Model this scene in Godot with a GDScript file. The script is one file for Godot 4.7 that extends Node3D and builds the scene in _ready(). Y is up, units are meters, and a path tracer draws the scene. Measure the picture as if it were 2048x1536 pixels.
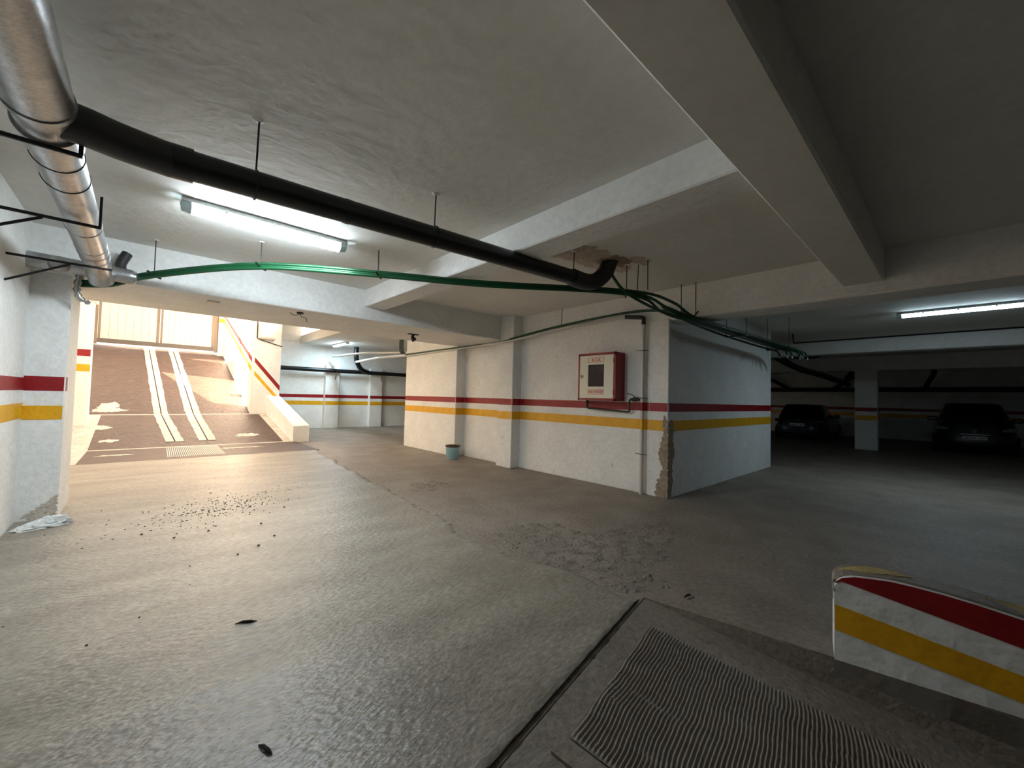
extends Node3D
# Basement car park. Helper coordinates: P(x, v, u) with x along the fire-hose wall normal, v towards the ramp gate, u up.

var M := {}
var taken := {}

# ---------------------------------------------------------------- helpers
func P(x: float, v: float, u: float) -> Vector3:
	return Vector3(x, u, -v)

func st_new() -> SurfaceTool:
	var st := SurfaceTool.new()
	st.begin(Mesh.PRIMITIVE_TRIANGLES)
	return st

func tri(st: SurfaceTool, a: Vector3, b: Vector3, c: Vector3, na: Vector3, nb: Vector3, nc: Vector3) -> void:
	var g := (c - a).cross(b - a)
	if g.dot(na + nb + nc) < 0.0:
		st.set_normal(na); st.add_vertex(a)
		st.set_normal(nc); st.add_vertex(c)
		st.set_normal(nb); st.add_vertex(b)
	else:
		st.set_normal(na); st.add_vertex(a)
		st.set_normal(nb); st.add_vertex(b)
		st.set_normal(nc); st.add_vertex(c)

func quad(st: SurfaceTool, a: Vector3, b: Vector3, c: Vector3, d: Vector3, n: Vector3) -> void:
	tri(st, a, b, c, n, n, n)
	tri(st, a, c, d, n, n, n)

func hexa(st: SurfaceTool, p: Array) -> void:
	# p: 4 bottom corners then 4 top corners, matching order
	var mid := Vector3.ZERO
	for q in p:
		mid += q / 8.0
	for f in [[0, 1, 2, 3], [4, 5, 6, 7], [0, 1, 5, 4], [1, 2, 6, 5], [2, 3, 7, 6], [3, 0, 4, 7]]:
		var a: Vector3 = p[f[0]]
		var b: Vector3 = p[f[1]]
		var c: Vector3 = p[f[2]]
		var d: Vector3 = p[f[3]]
		var n := (c - a).cross(d - b).normalized()
		if n.dot((a + b + c + d) / 4.0 - mid) < 0.0:
			n = -n
		quad(st, a, b, c, d, n)

func slab(st: SurfaceTool, x0: float, x1: float, v0: float, v1: float, u0: float, u1: float) -> void:
	hexa(st, [P(x0, v0, u0), P(x1, v0, u0), P(x1, v1, u0), P(x0, v1, u0), P(x0, v0, u1), P(x1, v0, u1), P(x1, v1, u1), P(x0, v1, u1)])

# box with chamfered edges along every side
func bevel(st: SurfaceTool, x0: float, x1: float, v0: float, v1: float, u0: float, u1: float, r: float) -> void:
	var lo := Vector3(minf(x0, x1), minf(u0, u1), minf(-v0, -v1))
	var hi := Vector3(maxf(x0, x1), maxf(u0, u1), maxf(-v0, -v1))
	var c := (lo + hi) / 2.0
	var h := (hi - lo) / 2.0
	r = minf(r, minf(h.x, minf(h.y, h.z)) * 0.9)
	var ax := [Vector3.RIGHT, Vector3.UP, Vector3.BACK]
	for i in 3:
		var j := (i + 1) % 3
		var k := (i + 2) % 3
		for s in [-1.0, 1.0]:
			var o: Vector3 = c + ax[i] * h[i] * s
			var a: Vector3 = ax[j] * (h[j] - r)
			var b: Vector3 = ax[k] * (h[k] - r)
			quad(st, o - a - b, o + a - b, o + a + b, o - a + b, ax[i] * s)
			for t in [-1.0, 1.0]:
				# edge between face i(s) and face j(t), running along k
				var n: Vector3 = (ax[i] * s + ax[j] * t).normalized()
				var e1: Vector3 = c + ax[i] * h[i] * s + ax[j] * (h[j] - r) * t
				var e2: Vector3 = c + ax[i] * (h[i] - r) * s + ax[j] * h[j] * t
				quad(st, e1 - b, e2 - b, e2 + b, e1 + b, n)
				for w in [-1.0, 1.0]:
					if i == 0:
						var p1: Vector3 = c + ax[0] * h[0] * s + ax[1] * (h[1] - r) * t + ax[2] * (h[2] - r) * w
						var p2: Vector3 = c + ax[0] * (h[0] - r) * s + ax[1] * h[1] * t + ax[2] * (h[2] - r) * w
						var p3: Vector3 = c + ax[0] * (h[0] - r) * s + ax[1] * (h[1] - r) * t + ax[2] * h[2] * w
						var m: Vector3 = (ax[0] * s + ax[1] * t + ax[2] * w).normalized()
						tri(st, p1, p2, p3, m, m, m)

func tube(st: SurfaceTool, pts: Array, r, sides := 12, caps := true) -> void:
	var n := pts.size()
	var rings := []
	var norms := []
	var up := Vector3.UP
	for i in n:
		var d: Vector3
		if i == 0:
			d = pts[1] - pts[0]
		elif i == n - 1:
			d = pts[n - 1] - pts[n - 2]
		else:
			d = (pts[i + 1] - pts[i]).normalized() + (pts[i] - pts[i - 1]).normalized()
		d = d.normalized()
		if i == 0:
			up = Vector3.UP if absf(d.y) < 0.9 else Vector3.RIGHT
		var side := d.cross(up).normalized()
		up = side.cross(d).normalized()
		var rr: float = r[i] if r is Array else r
		var ring := []
		var nn := []
		for k in sides:
			var a := TAU * k / sides
			var q := side * cos(a) + up * sin(a)
			ring.append(pts[i] + q * rr)
			nn.append(q)
		rings.append(ring)
		norms.append(nn)
	for i in n - 1:
		for k in sides:
			var l := (k + 1) % sides
			tri(st, rings[i][k], rings[i][l], rings[i + 1][l], norms[i][k], norms[i][l], norms[i + 1][l])
			tri(st, rings[i][k], rings[i + 1][l], rings[i + 1][k], norms[i][k], norms[i + 1][l], norms[i + 1][k])
	if caps:
		for e in [0, n - 1]:
			var d: Vector3 = (pts[0] - pts[1]).normalized() if e == 0 else (pts[n - 1] - pts[n - 2]).normalized()
			for k in sides:
				tri(st, pts[e], rings[e][k], rings[e][(k + 1) % sides], d, d, d)

# profile: array of Vector2(radius, along); turned about axis through o
func lathe(st: SurfaceTool, o: Vector3, axis: Vector3, profile: Array, sides := 24) -> void:
	axis = axis.normalized()
	var sx := axis.cross(Vector3.UP if absf(axis.y) < 0.9 else Vector3.RIGHT).normalized()
	var sy := sx.cross(axis).normalized()
	for i in profile.size() - 1:
		var a: Vector2 = profile[i]
		var b: Vector2 = profile[i + 1]
		var t := b - a
		var nl := Vector2(t.y, -t.x).normalized()
		for k in sides:
			var c0 := TAU * k / sides
			var c1 := TAU * (k + 1) / sides
			var q0 := sx * cos(c0) + sy * sin(c0)
			var q1 := sx * cos(c1) + sy * sin(c1)
			var n0 := q0 * nl.x + axis * nl.y
			var n1 := q1 * nl.x + axis * nl.y
			var p00 := o + q0 * a.x + axis * a.y
			var p01 := o + q1 * a.x + axis * a.y
			var p10 := o + q0 * b.x + axis * b.y
			var p11 := o + q1 * b.x + axis * b.y
			if a.x > 0.0001:
				tri(st, p00, p01, p11, n0, n1, n1)
			if b.x > 0.0001:
				tri(st, p00, p11, p10, n0, n1, n0)

func torus(st: SurfaceTool, c: Vector3, axis: Vector3, big: float, small: float, n := 24, m := 8) -> void:
	axis = axis.normalized()
	var sx := axis.cross(Vector3.UP if absf(axis.y) < 0.9 else Vector3.RIGHT).normalized()
	var sy := sx.cross(axis).normalized()
	for i in n:
		for j in m:
			var pp := []
			var nn := []
			for o in [[0, 0], [1, 0], [1, 1], [0, 1]]:
				var a: float = TAU * (i + o[0]) / n
				var b: float = TAU * (j + o[1]) / m
				var q := sx * cos(a) + sy * sin(a)
				var nv := q * cos(b) + axis * sin(b)
				pp.append(c + q * big + nv * small)
				nn.append(nv)
			tri(st, pp[0], pp[1], pp[2], nn[0], nn[1], nn[2])
			tri(st, pp[0], pp[2], pp[3], nn[0], nn[2], nn[3])

# extrude a flat outline (points in world) along offset e
func prism(st: SurfaceTool, outline: Array, e: Vector3) -> void:
	var n := outline.size()
	var nrm: Vector3 = Vector3.ZERO
	for i in n:
		nrm += (outline[i] as Vector3).cross(outline[(i + 1) % n])
	nrm = nrm.normalized()
	if nrm.dot(e) > 0.0:
		nrm = -nrm
	var sx: Vector3 = (outline[1] - outline[0]).normalized()
	var sy := nrm.cross(sx).normalized()
	var flat := PackedVector2Array()
	for q in outline:
		flat.append(Vector2((q - outline[0]).dot(sx), (q - outline[0]).dot(sy)))
	var idx := Geometry2D.triangulate_polygon(flat)
	for i in range(0, idx.size(), 3):
		var a: Vector3 = outline[idx[i]]
		var b: Vector3 = outline[idx[i + 1]]
		var c: Vector3 = outline[idx[i + 2]]
		tri(st, a, b, c, nrm, nrm, nrm)
		tri(st, a + e, b + e, c + e, -nrm, -nrm, -nrm)
	var ccw := not Geometry2D.is_polygon_clockwise(flat)
	for i in n:
		var a: Vector3 = outline[i]
		var b: Vector3 = outline[(i + 1) % n]
		var o := (b - a).cross(nrm).normalized()
		if not ccw:
			o = -o
		quad(st, a, b, b + e, a + e, o)

func smooth_path(ctrl: Array, per := 6) -> Array:
	var out := []
	var n := ctrl.size()
	for i in n - 1:
		var p0: Vector3 = ctrl[maxi(i - 1, 0)]
		var p1: Vector3 = ctrl[i]
		var p2: Vector3 = ctrl[i + 1]
		var p3: Vector3 = ctrl[mini(i + 2, n - 1)]
		for k in per:
			out.append(p1.cubic_interpolate(p2, p0, p3, float(k) / per))
	out.append(ctrl[n - 1])
	return out

func numbered(called: String) -> String:
	if not taken.has(called):
		taken[called] = 0
		return called
	taken[called] += 1
	return "%s_%03d" % [called, taken[called]]

func tag(o: Node, label: String, category: String, group := "", kind := "") -> Node:
	o.set_meta("label", label)
	o.set_meta("category", category)
	if group:
		o.set_meta("group", group)
	if kind:
		o.set_meta("kind", kind)
	return o

func thing(called: String, at: Vector3, label: String, category: String, group := "", kind := "") -> Node3D:
	var o := Node3D.new()
	o.name = numbered(called)
	add_child(o)
	o.position = at
	tag(o, label, category, group, kind)
	return o

# commit a mesh given in world coordinates as one named MeshInstance3D
func obj(called: String, st: SurfaceTool, m: Material, parent: Node = null) -> MeshInstance3D:
	var o := MeshInstance3D.new()
	o.mesh = st.commit()
	o.material_override = m
	if parent == null:
		o.name = numbered(called)
		add_child(o)
	else:
		o.name = called
		parent.add_child(o, true)
		var off := Vector3.ZERO
		var p: Node = parent
		while p is Node3D and p != self:
			off += (p as Node3D).position
			p = p.get_parent()
		o.position = -off
	return o

func solid(called: String, st: SurfaceTool, m: Material, label: String, category: String) -> MeshInstance3D:
	var o := obj(called, st, m)
	tag(o, label, category, "", "structure")
	return o

# ---------------------------------------------------------------- materials
func noise_image(size: int, freq: float, octaves: int, sd: int, gain := 0.5, kind := FastNoiseLite.TYPE_SIMPLEX_SMOOTH) -> Image:
	var n := FastNoiseLite.new()
	n.seed = sd
	n.noise_type = kind
	n.frequency = freq
	n.fractal_octaves = octaves
	n.fractal_gain = gain
	return n.get_seamless_image(size, size, false, false, 0.15, true)

# layered colour texture: a..b by a coarse noise, speckled by a fine one
func colour_tex(a: Color, b: Color, spots: Color, spot_from: float, grain: float, sd: int, size := 512, f1 := 0.006, f2 := 0.05) -> ImageTexture:
	var n1 := noise_image(size, f1, 5, sd, 0.55).get_data()
	var n2 := noise_image(size, f2, 3, sd + 7, 0.6).get_data()
	var n3 := noise_image(size, f1 * 3.0, 4, sd + 13, 0.6).get_data()
	var out := PackedByteArray()
	out.resize(size * size * 3)
	for i in size * size:
		var t := n1[i] / 255.0
		var c := a.lerp(b, t)
		var s := clampf((n3[i] / 255.0 - spot_from) * 5.0, 0.0, 1.0)
		c = c.lerp(spots, s * 0.75)
		var g := 1.0 + (n2[i] / 255.0 - 0.5) * grain
		out[i * 3] = int(clampf(c.r * g, 0.0, 1.0) * 255.0)
		out[i * 3 + 1] = int(clampf(c.g * g, 0.0, 1.0) * 255.0)
		out[i * 3 + 2] = int(clampf(c.b * g, 0.0, 1.0) * 255.0)
	return ImageTexture.create_from_image(Image.create_from_data(size, size, false, Image.FORMAT_RGB8, out))

func bump_tex(freq: float, octaves: int, sd: int, strength: float, size := 512) -> ImageTexture:
	var im := noise_image(size, freq, octaves, sd, 0.6)
	im.convert(Image.FORMAT_RGBA8)
	im.bump_map_to_normal_map(strength)
	return ImageTexture.create_from_image(im)

func mat(c: Color, rough := 0.8, metal := 0.0) -> StandardMaterial3D:
	var m := StandardMaterial3D.new()
	m.albedo_color = c
	m.roughness = rough
	m.metallic = metal
	return m

func tri_mat(tex: Texture2D, normal: Texture2D, metres: float, rough: float, nscale := 1.0) -> StandardMaterial3D:
	var m := mat(Color.WHITE, rough)
	m.albedo_texture = tex
	m.uv1_triplanar = true
	m.uv1_world_triplanar = true
	m.uv1_scale = Vector3.ONE / metres
	if normal:
		m.normal_enabled = true
		m.normal_texture = normal
		m.normal_scale = nscale
	return m

func make_materials() -> void:
	var plaster_n := bump_tex(0.03, 5, 3, 2.5)
	var fine_n := bump_tex(0.09, 4, 15, 2.0, 1024)
	var rough_n := bump_tex(0.05, 5, 5, 5.0)
	M.plaster = tri_mat(colour_tex(Color(0.88, 0.875, 0.855), Color(0.93, 0.925, 0.91), Color(0.80, 0.78, 0.745), 0.82, 0.07, 11), plaster_n, 2.2, 0.75, 0.6)
	M.ceiling = tri_mat(colour_tex(Color(0.86, 0.85, 0.82), Color(0.89, 0.88, 0.855), Color(0.81, 0.79, 0.75), 0.86, 0.05, 21), plaster_n, 3.1, 0.85, 0.2)
	M.floor = tri_mat(colour_tex(Color(0.475, 0.43, 0.385), Color(0.58, 0.535, 0.485), Color(0.40, 0.355, 0.31), 0.76, 0.28, 31, 1024, 0.004, 0.06), fine_n, 3.7, 0.60, 0.6)
	M.drive = tri_mat(colour_tex(Color(0.475, 0.445, 0.40), Color(0.585, 0.555, 0.505), Color(0.40, 0.37, 0.325), 0.76, 0.34, 41, 1024, 0.004, 0.07), fine_n, 3.3, 0.42, 0.6)
	M.drive.uv1_scale = Vector3(1.0 / 6.0, 0.3, 1.0 / 2.4)
	M.rubble = tri_mat(colour_tex(Color(0.44, 0.40, 0.355), Color(0.58, 0.54, 0.485), Color(0.36, 0.32, 0.28), 0.64, 0.25, 51, 512, 0.012, 0.09), rough_n, 1.3, 0.9, 1.6)
	M.brown = tri_mat(colour_tex(Color(0.22, 0.155, 0.13), Color(0.34, 0.25, 0.215), Color(0.46, 0.39, 0.35), 0.64, 0.25, 61, 512, 0.010, 0.08), rough_n, 2.0, 0.5, 0.8)
	M.brown.uv1_scale = Vector3(1.0 / 5.0, 0.5, 1.0 / 1.1)
	M.light_concrete = tri_mat(colour_tex(Color(0.68, 0.64, 0.60), Color(0.82, 0.79, 0.75), Color(0.56, 0.51, 0.46), 0.70, 0.2, 71), rough_n, 1.5, 0.75, 1.0)
	M.pale_rib = mat(Color(0.86, 0.83, 0.79), 0.8)
	M.mortar = tri_mat(colour_tex(Color(0.58, 0.51, 0.43), Color(0.75, 0.68, 0.60), Color(0.45, 0.37, 0.30), 0.64, 0.4, 81, 512, 0.015, 0.1), rough_n, 0.6, 0.95, 2.0)
	M.damp = tri_mat(colour_tex(Color(0.70, 0.63, 0.56), Color(0.83, 0.79, 0.74), Color(0.60, 0.50, 0.42), 0.62, 0.15, 95, 512, 0.012, 0.06), plaster_n, 1.1, 0.9, 0.5)
	M.stain = tri_mat(colour_tex(Color(0.70, 0.655, 0.59), Color(0.81, 0.78, 0.73), Color(0.58, 0.52, 0.45), 0.62, 0.25, 91), plaster_n, 0.7, 0.9, 0.8)
	M.red = tri_mat(colour_tex(Color(0.52, 0.03, 0.06), Color(0.60, 0.05, 0.09), Color(0.45, 0.04, 0.06), 0.8, 0.08, 101), plaster_n, 1.0, 0.5, 0.5)
	M.yellow = tri_mat(colour_tex(Color(0.85, 0.62, 0.04), Color(0.91, 0.68, 0.07), Color(0.78, 0.58, 0.10), 0.8, 0.08, 111), plaster_n, 1.0, 0.5, 0.5)
	M.old_yellow = tri_mat(colour_tex(Color(0.66, 0.58, 0.36), Color(0.74, 0.64, 0.38), Color(0.60, 0.57, 0.50), 0.55, 0.2, 115), plaster_n, 0.5, 0.8, 0.5)
	M.galv = tri_mat(colour_tex(Color(0.60, 0.60, 0.60), Color(0.74, 0.74, 0.74), Color(0.50, 0.50, 0.50), 0.7, 0.2, 121, 256, 0.02, 0.1), null, 0.5, 0.34)
	M.galv.metallic = 0.85
	M.pipe_steel = mat(Color(0.78, 0.77, 0.75), 0.4, 0.15)
	M.black = mat(Color(0.055, 0.055, 0.06), 0.38)
	M.black_elbow = mat(Color(0.15, 0.145, 0.14), 0.5)
	M.black_iron = mat(Color(0.05, 0.045, 0.04), 0.6)
	M.wire = mat(Color(0.20, 0.18, 0.16), 0.6, 0.3)
	M.green = mat(Color(0.03, 0.26, 0.14), 0.35)
	M.green_dark = mat(Color(0.02, 0.16, 0.09), 0.4)
	M.feed = mat(Color(0.13, 0.15, 0.11), 0.5)
	M.cabinet_red = mat(Color(0.55, 0.02, 0.05), 0.35)
	M.cabinet_white = mat(Color(0.88, 0.86, 0.78), 0.4)
	M.print_red = mat(Color(0.78, 0.10, 0.14), 0.5)
	M.lamp_base = mat(Color(0.62, 0.63, 0.62), 0.5)
	M.clip = mat(Color(0.75, 0.76, 0.75), 0.4)
	M.lamp_end = mat(Color(0.80, 0.88, 0.90), 0.2)
	M.pot = mat(Color(0.55, 0.68, 0.72), 0.3)
	M.pot_rim = mat(Color(0.36, 0.22, 0.12), 0.5)
	M.soil = mat(Color(0.20, 0.13, 0.08), 0.95)
	M.bag = mat(Color(0.88, 0.88, 0.87), 0.35)
	M.bag.backlight_enabled = true
	M.bag.backlight = Color(0.3, 0.3, 0.3)
	M.gate_frame = mat(Color(0.42, 0.37, 0.32), 0.5)
	M.gate_rail = mat(Color(0.30, 0.28, 0.27), 0.5)
	M.gate_sheet = mat(Color(0.72, 0.72, 0.67), 0.5)
	M.box_white = mat(Color(0.88, 0.84, 0.80), 0.45)
	M.rubber = mat(Color(0.03, 0.03, 0.03), 0.9)
	M.rim = mat(Color(0.35, 0.36, 0.37), 0.35, 0.8)
	M.car_blue = mat(Color(0.10, 0.16, 0.21), 0.25, 0.3)
	M.car_blue.clearcoat_enabled = true
	M.car_blue.clearcoat = 1.0
	M.car_black = mat(Color(0.025, 0.025, 0.03), 0.25, 0.2)
	M.car_black.clearcoat_enabled = true
	M.car_black.clearcoat = 1.0
	M.car_glass = mat(Color(0.015, 0.015, 0.018), 0.08)
	M.plate = mat(Color(0.80, 0.82, 0.80), 0.4)
	M.plate_ink = mat(Color(0.18, 0.18, 0.2), 0.6)
	M.chrome = mat(Color(0.80, 0.80, 0.80), 0.15, 1.0)
	M.headlight = mat(Color(0.55, 0.60, 0.60), 0.1, 0.5)
	M.tail = mat(Color(0.25, 0.02, 0.03), 0.2)
	M.pebble = mat(Color(0.33, 0.31, 0.28), 0.9)
	M.leaf = mat(Color(0.14, 0.13, 0.10), 0.9)
	M.gap = mat(Color(0.10, 0.09, 0.08), 0.95)

# ---------------------------------------------------------------- camera, sky, light
func look() -> void:
	var yaw := deg_to_rad(42.366)
	var pitch := deg_to_rad(1.954)
	var roll := deg_to_rad(1.490)
	# in (x, v, u)
	var f := Vector3(sin(yaw) * cos(pitch), cos(yaw) * cos(pitch), sin(pitch))
	var r := Vector3(cos(yaw), -sin(yaw), 0)
	var u := r.cross(f)
	var r2 := r * cos(roll) + u * sin(roll)
	var u2 := -r * sin(roll) + u * cos(roll)
	var cam := Camera3D.new()
	cam.name = "camera"
	cam.fov = rad_to_deg(2.0 * atan(768.0 / 808.18))
	cam.near = 0.05
	cam.far = 200.0
	cam.transform = Transform3D(Basis(P(r2.x, r2.y, r2.z), P(u2.x, u2.y, u2.z), -P(f.x, f.y, f.z)), Vector3(0, 1.45, 0))
	add_child(cam)
	cam.current = true
	var env := Environment.new()
	env.background_mode = Environment.BG_SKY
	var sky := Sky.new()
	var sm := ProceduralSkyMaterial.new()
	sm.sky_top_color = Color(0.90, 0.84, 0.77)
	sm.sky_horizon_color = Color(1.0, 0.92, 0.81)
	sm.ground_bottom_color = Color(0.70, 0.62, 0.54)
	sm.ground_horizon_color = Color(0.90, 0.82, 0.74)
	sm.sun_angle_max = 0.5
	sky.sky_material = sm
	env.sky = sky
	env.background_energy_multiplier = 1.7
	env.tonemap_mode = Environment.TONE_MAPPER_LINEAR
	env.tonemap_exposure = 2.15
	env.sdfgi_enabled = true
	env.ssao_enabled = true
	env.ssil_enabled = true
	var we := WorldEnvironment.new()
	we.name = "world_environment"
	we.environment = env
	add_child(we)
	var sun := DirectionalLight3D.new()
	sun.name = "sun"
	sun.light_color = Color(1.0, 0.90, 0.78)
	sun.light_energy = 10.0
	sun.light_angular_distance = 0.6
	sun.shadow_enabled = true
	add_child(sun)
	sun.look_at_from_position(Vector3.ZERO, P(1.22, -0.38, -1.0), Vector3.UP)

# ---------------------------------------------------------------- setting
const CEIL := 3.17
# lower ramp frame
const RO := Vector2(2.80, 1.56)

func ramp_pt(a: float, w: float, u: float) -> Vector3:
	# a: distance from the right edge, w: distance down the ramp
	var e1 := Vector2(-0.981, -0.196)
	var e2 := Vector2(0.196, -0.981)
	var q := RO + e1 * a + e2 * w
	return P(q.x, q.y, u)

func stripe_x(parent: Node, x: float, v0: float, v1: float, side: float, m: Material, u0: float, u1: float, called: String) -> void:
	var st := st_new()
	slab(st, x, x + side * 0.003, v0, v1, u0, u1)
	obj(called, st, m, parent)

func stripe_v(parent: Node, v: float, x0: float, x1: float, side: float, m: Material, u0: float, u1: float, called: String) -> void:
	var st := st_new()
	slab(st, x0, x1, v, v + side * 0.003, u0, u1)
	obj(called, st, m, parent)

func bands_x(parent: Node, x: float, v0: float, v1: float, side: float, up := 0.0) -> void:
	stripe_x(parent, x, v0, v1, side, M.red, 1.30 + up, 1.43 + up, "red_stripe")
	stripe_x(parent, x, v0, v1, side, M.yellow, 1.005 + up, 1.165 + up, "yellow_stripe")

func bands_v(parent: Node, v: float, x0: float, x1: float, side: float, up := 0.0) -> void:
	stripe_v(parent, v, x0, x1, side, M.red, 1.30 + up, 1.43 + up, "red_stripe")
	stripe_v(parent, v, x0, x1, side, M.yellow, 1.005 + up, 1.165 + up, "yellow_stripe")

# ragged patch lying on a plane; outline in plane coordinates around a centre line
func ragged(st: SurfaceTool, o: Vector3, ex: Vector3, ey: Vector3, nrm: Vector3, pts: Array, rough: float, sd: int, thick: float) -> void:
	var rng := RandomNumberGenerator.new()
	rng.seed = sd
	var out := []
	var n := pts.size()
	for i in n:
		var a: Vector2 = pts[i]
		var b: Vector2 = pts[(i + 1) % n]
		var steps := maxi(1, int(a.distance_to(b) / maxf(rough * 1.2, 0.012)))
		for k in steps:
			var q := a.lerp(b, float(k) / steps)
			var t := (b - a).normalized()
			q += Vector2(t.y, -t.x) * rng.randf_range(-1, 1) * rough
			out.append(o + ex * q.x + ey * q.y)
	prism(st, out, nrm * thick)

func setting() -> void:
	# main floor, cut away for the lower ramp
	var outer := PackedVector2Array([Vector2(-1.2, -8), Vector2(26.3, -8), Vector2(26.3, 18), Vector2(3.0, 18), Vector2(3.0, 12.9), Vector2(-1.75, 12.9), Vector2(-1.75, 6.4), Vector2(-1.2, 6.4)])
	var hole := PackedVector2Array()
	for q in [[0.0, 0.0], [3.6, 0.0], [3.6, 11.0], [0.0, 11.0]]:
		var w := ramp_pt(q[0], q[1], 0)
		hole.append(Vector2(w.x, -w.z))
	var rest := Geometry2D.clip_polygons(outer, hole)
	var st := st_new()
	for poly in rest:
		var o := []
		for q in poly:
			o.append(P(q.x, q.y, 0.0))
		prism(st, o, Vector3(0, -0.25, 0))
	var fl := solid("floor", st, M.floor, "grey worn concrete floor of the parking level", "floor")

	# driveway screed between the two ramps, slightly raised, uneven
	var nz := FastNoiseLite.new()
	nz.seed = 5
	nz.frequency = 0.9
	nz.fractal_octaves = 4
	var nr := FastNoiseLite.new()
	nr.seed = 9
	nr.frequency = 9.0
	nr.fractal_octaves = 3
	st = st_new()
	var cols := 110
	var rows := 300
	var grid := []
	for j in rows + 1:
		var v := lerpf(0.0, 10.85, float(j) / rows)
		var row := []
		# right edge wanders along the crack
		var xe := 2.72 + 0.10 * nz.get_noise_1d(v * 1.3) + 0.05 * nr.get_noise_1d(v * 1.0)
		if v > 5.0:
			xe += (v - 5.0) * 0.09
		xe += exp(-pow((v - 3.1) / 0.7, 2.0)) * -0.25
		for i in cols + 1:
			var x := lerpf(-0.95, xe, float(i) / cols)
			var edge := clampf((xe - x) / 0.05, 0.0, 1.0) * clampf((10.85 - v) / 0.06, 0.0, 1.0)
			var h := 0.020 + 0.006 * nz.get_noise_2d(x * 0.8, v * 2.2) + 0.0022 * nr.get_noise_2d(x * 1.0, v * 2.4)
			row.append(P(x, v, 0.002 + h * edge))
		grid.append(row)
	# cut the part over the lower ramp by starting at its top edge
	for j in rows + 1:
		for i in cols + 1:
			var q: Vector3 = grid[j][i]
			var lim := 1.56 + (q.x - 2.80) * 0.1998 + 0.02
			if -q.z < lim:
				grid[j][i] = Vector3(q.x, q.y * 0.6, -lim)
	var nn := []
	for j in rows + 1:
		var row := []
		for i in cols + 1:
			var a: Vector3 = grid[j][mini(i + 1, cols)] - grid[j][maxi(i - 1, 0)]
			var b: Vector3 = grid[mini(j + 1, rows)][i] - grid[maxi(j - 1, 0)][i]
			var c := a.cross(b)
			row.append(c.normalized() if c.length() > 1e-9 else Vector3.UP)
			if row[i].y < 0:
				row[i] = -row[i]
		nn.append(row)
	for j in rows:
		for i in cols:
			if absf(grid[j][i].z - grid[j + 1][i].z) < 1e-6 and absf(grid[j][i + 1].z - grid[j + 1][i + 1].z) < 1e-6:
				continue
			tri(st, grid[j][i], grid[j][i + 1], grid[j + 1][i + 1], nn[j][i], nn[j][i + 1], nn[j + 1][i + 1])
			tri(st, grid[j][i], grid[j + 1][i + 1], grid[j + 1][i], nn[j][i], nn[j + 1][i + 1], nn[j + 1][i])
	obj("driveway_screed", st, M.drive, fl)

	# broken rubbly concrete beside the crack
	for spec in [[3.25, 2.35, 1.25, 0.62, 17, -0.5], [3.15, 3.05, 0.55, 0.40, 27, -0.2], [3.45, 5.7, 0.42, 0.42, 37, 0.4], [2.95, 1.75, 0.35, 0.22, 47, -0.3], [4.2, 2.35, 0.55, 0.3, 57, -0.2]]:
		st = st_new()
		var m := 90
		var g2 := []
		for j in m + 1:
			var row := []
			for i in m + 1:
				var a := float(i) / m * 2.0 - 1.0
				var b := float(j) / m * 2.0 - 1.0
				var x: float = spec[0] + a * spec[2]
				var v: float = spec[1] + b * spec[3] + a * spec[5] * 0.35
				var d := 1.0 - sqrt(a * a + b * b) + 0.35 * nr.get_noise_2d(x * 0.6 + spec[4], v * 0.6)
				var h := clampf(d * 3.0, 0.0, 1.0) * (0.004 + 0.013 * nr.get_noise_2d(x * 0.55, v * 0.8) + 0.006 * nr.get_noise_2d(x * 2.2, v * 2.2)) - 0.004
				row.append(P(x, v, maxf(h, -0.01)))
			g2.append(row)
		for j in m:
			for i in m:
				for t in [[[j, i], [j, i + 1], [j + 1, i + 1]], [[j, i], [j + 1, i + 1], [j + 1, i]]]:
					var a: Vector3 = g2[t[0][0]][t[0][1]]
					var b: Vector3 = g2[t[1][0]][t[1][1]]
					var c: Vector3 = g2[t[2][0]][t[2][1]]
					if maxf(a.y, maxf(b.y, c.y)) <= -0.003:
						continue
					var ns := []
					for e in t:
						var dx: Vector3 = g2[e[0]][mini(e[1] + 1, m)] - g2[e[0]][maxi(e[1] - 1, 0)]
						var dz: Vector3 = g2[mini(e[0] + 1, m)][e[1]] - g2[maxi(e[0] - 1, 0)][e[1]]
						var n3 := dx.cross(dz).normalized()
						ns.append(-n3 if n3.y < 0 else n3)
					tri(st, a, b, c, ns[0], ns[1], ns[2])
		obj("broken_concrete", st, M.rubble, fl)

	lower_ramp(fl)

	# ceiling slabs
	st = st_new()
	slab(st, -1.3, 26.3, -8.2, 6.7, CEIL, CEIL + 0.3)
	slab(st, 6.3, 26.3, 6.7, 8.4, CEIL, CEIL + 0.3)
	slab(st, 3.7, 26.3, 8.28, 13.0, 3.40, 3.72)
	slab(st, 4.6, 26.3, 13.0, 18.0, 3.40, 3.72)
	hexa(st, [P(3.7, 13.0, 3.40), P(4.62, 13.0, 3.40), P(4.62, 18.0, 4.16), P(3.7, 18.0, 4.16), P(3.7, 13.0, 4.7), P(4.62, 13.0, 4.7), P(4.62, 18.0, 4.7), P(3.7, 18.0, 4.7)])
	solid("ceiling", st, M.ceiling, "white painted concrete ceiling slab over the car park", "ceiling")
	st = st_new()
	# narrow roof strip beside the open ramp trench, cross beam over the trench, canopy at the gate
	slab(st, -2.0, 3.1, 19.75, 19.95, 4.9, 5.1)
	solid("ramp_roof", st, M.plaster, "concrete cross beam spanning above the entrance ramp", "roof")

	var cl := get_node("ceiling")
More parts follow.
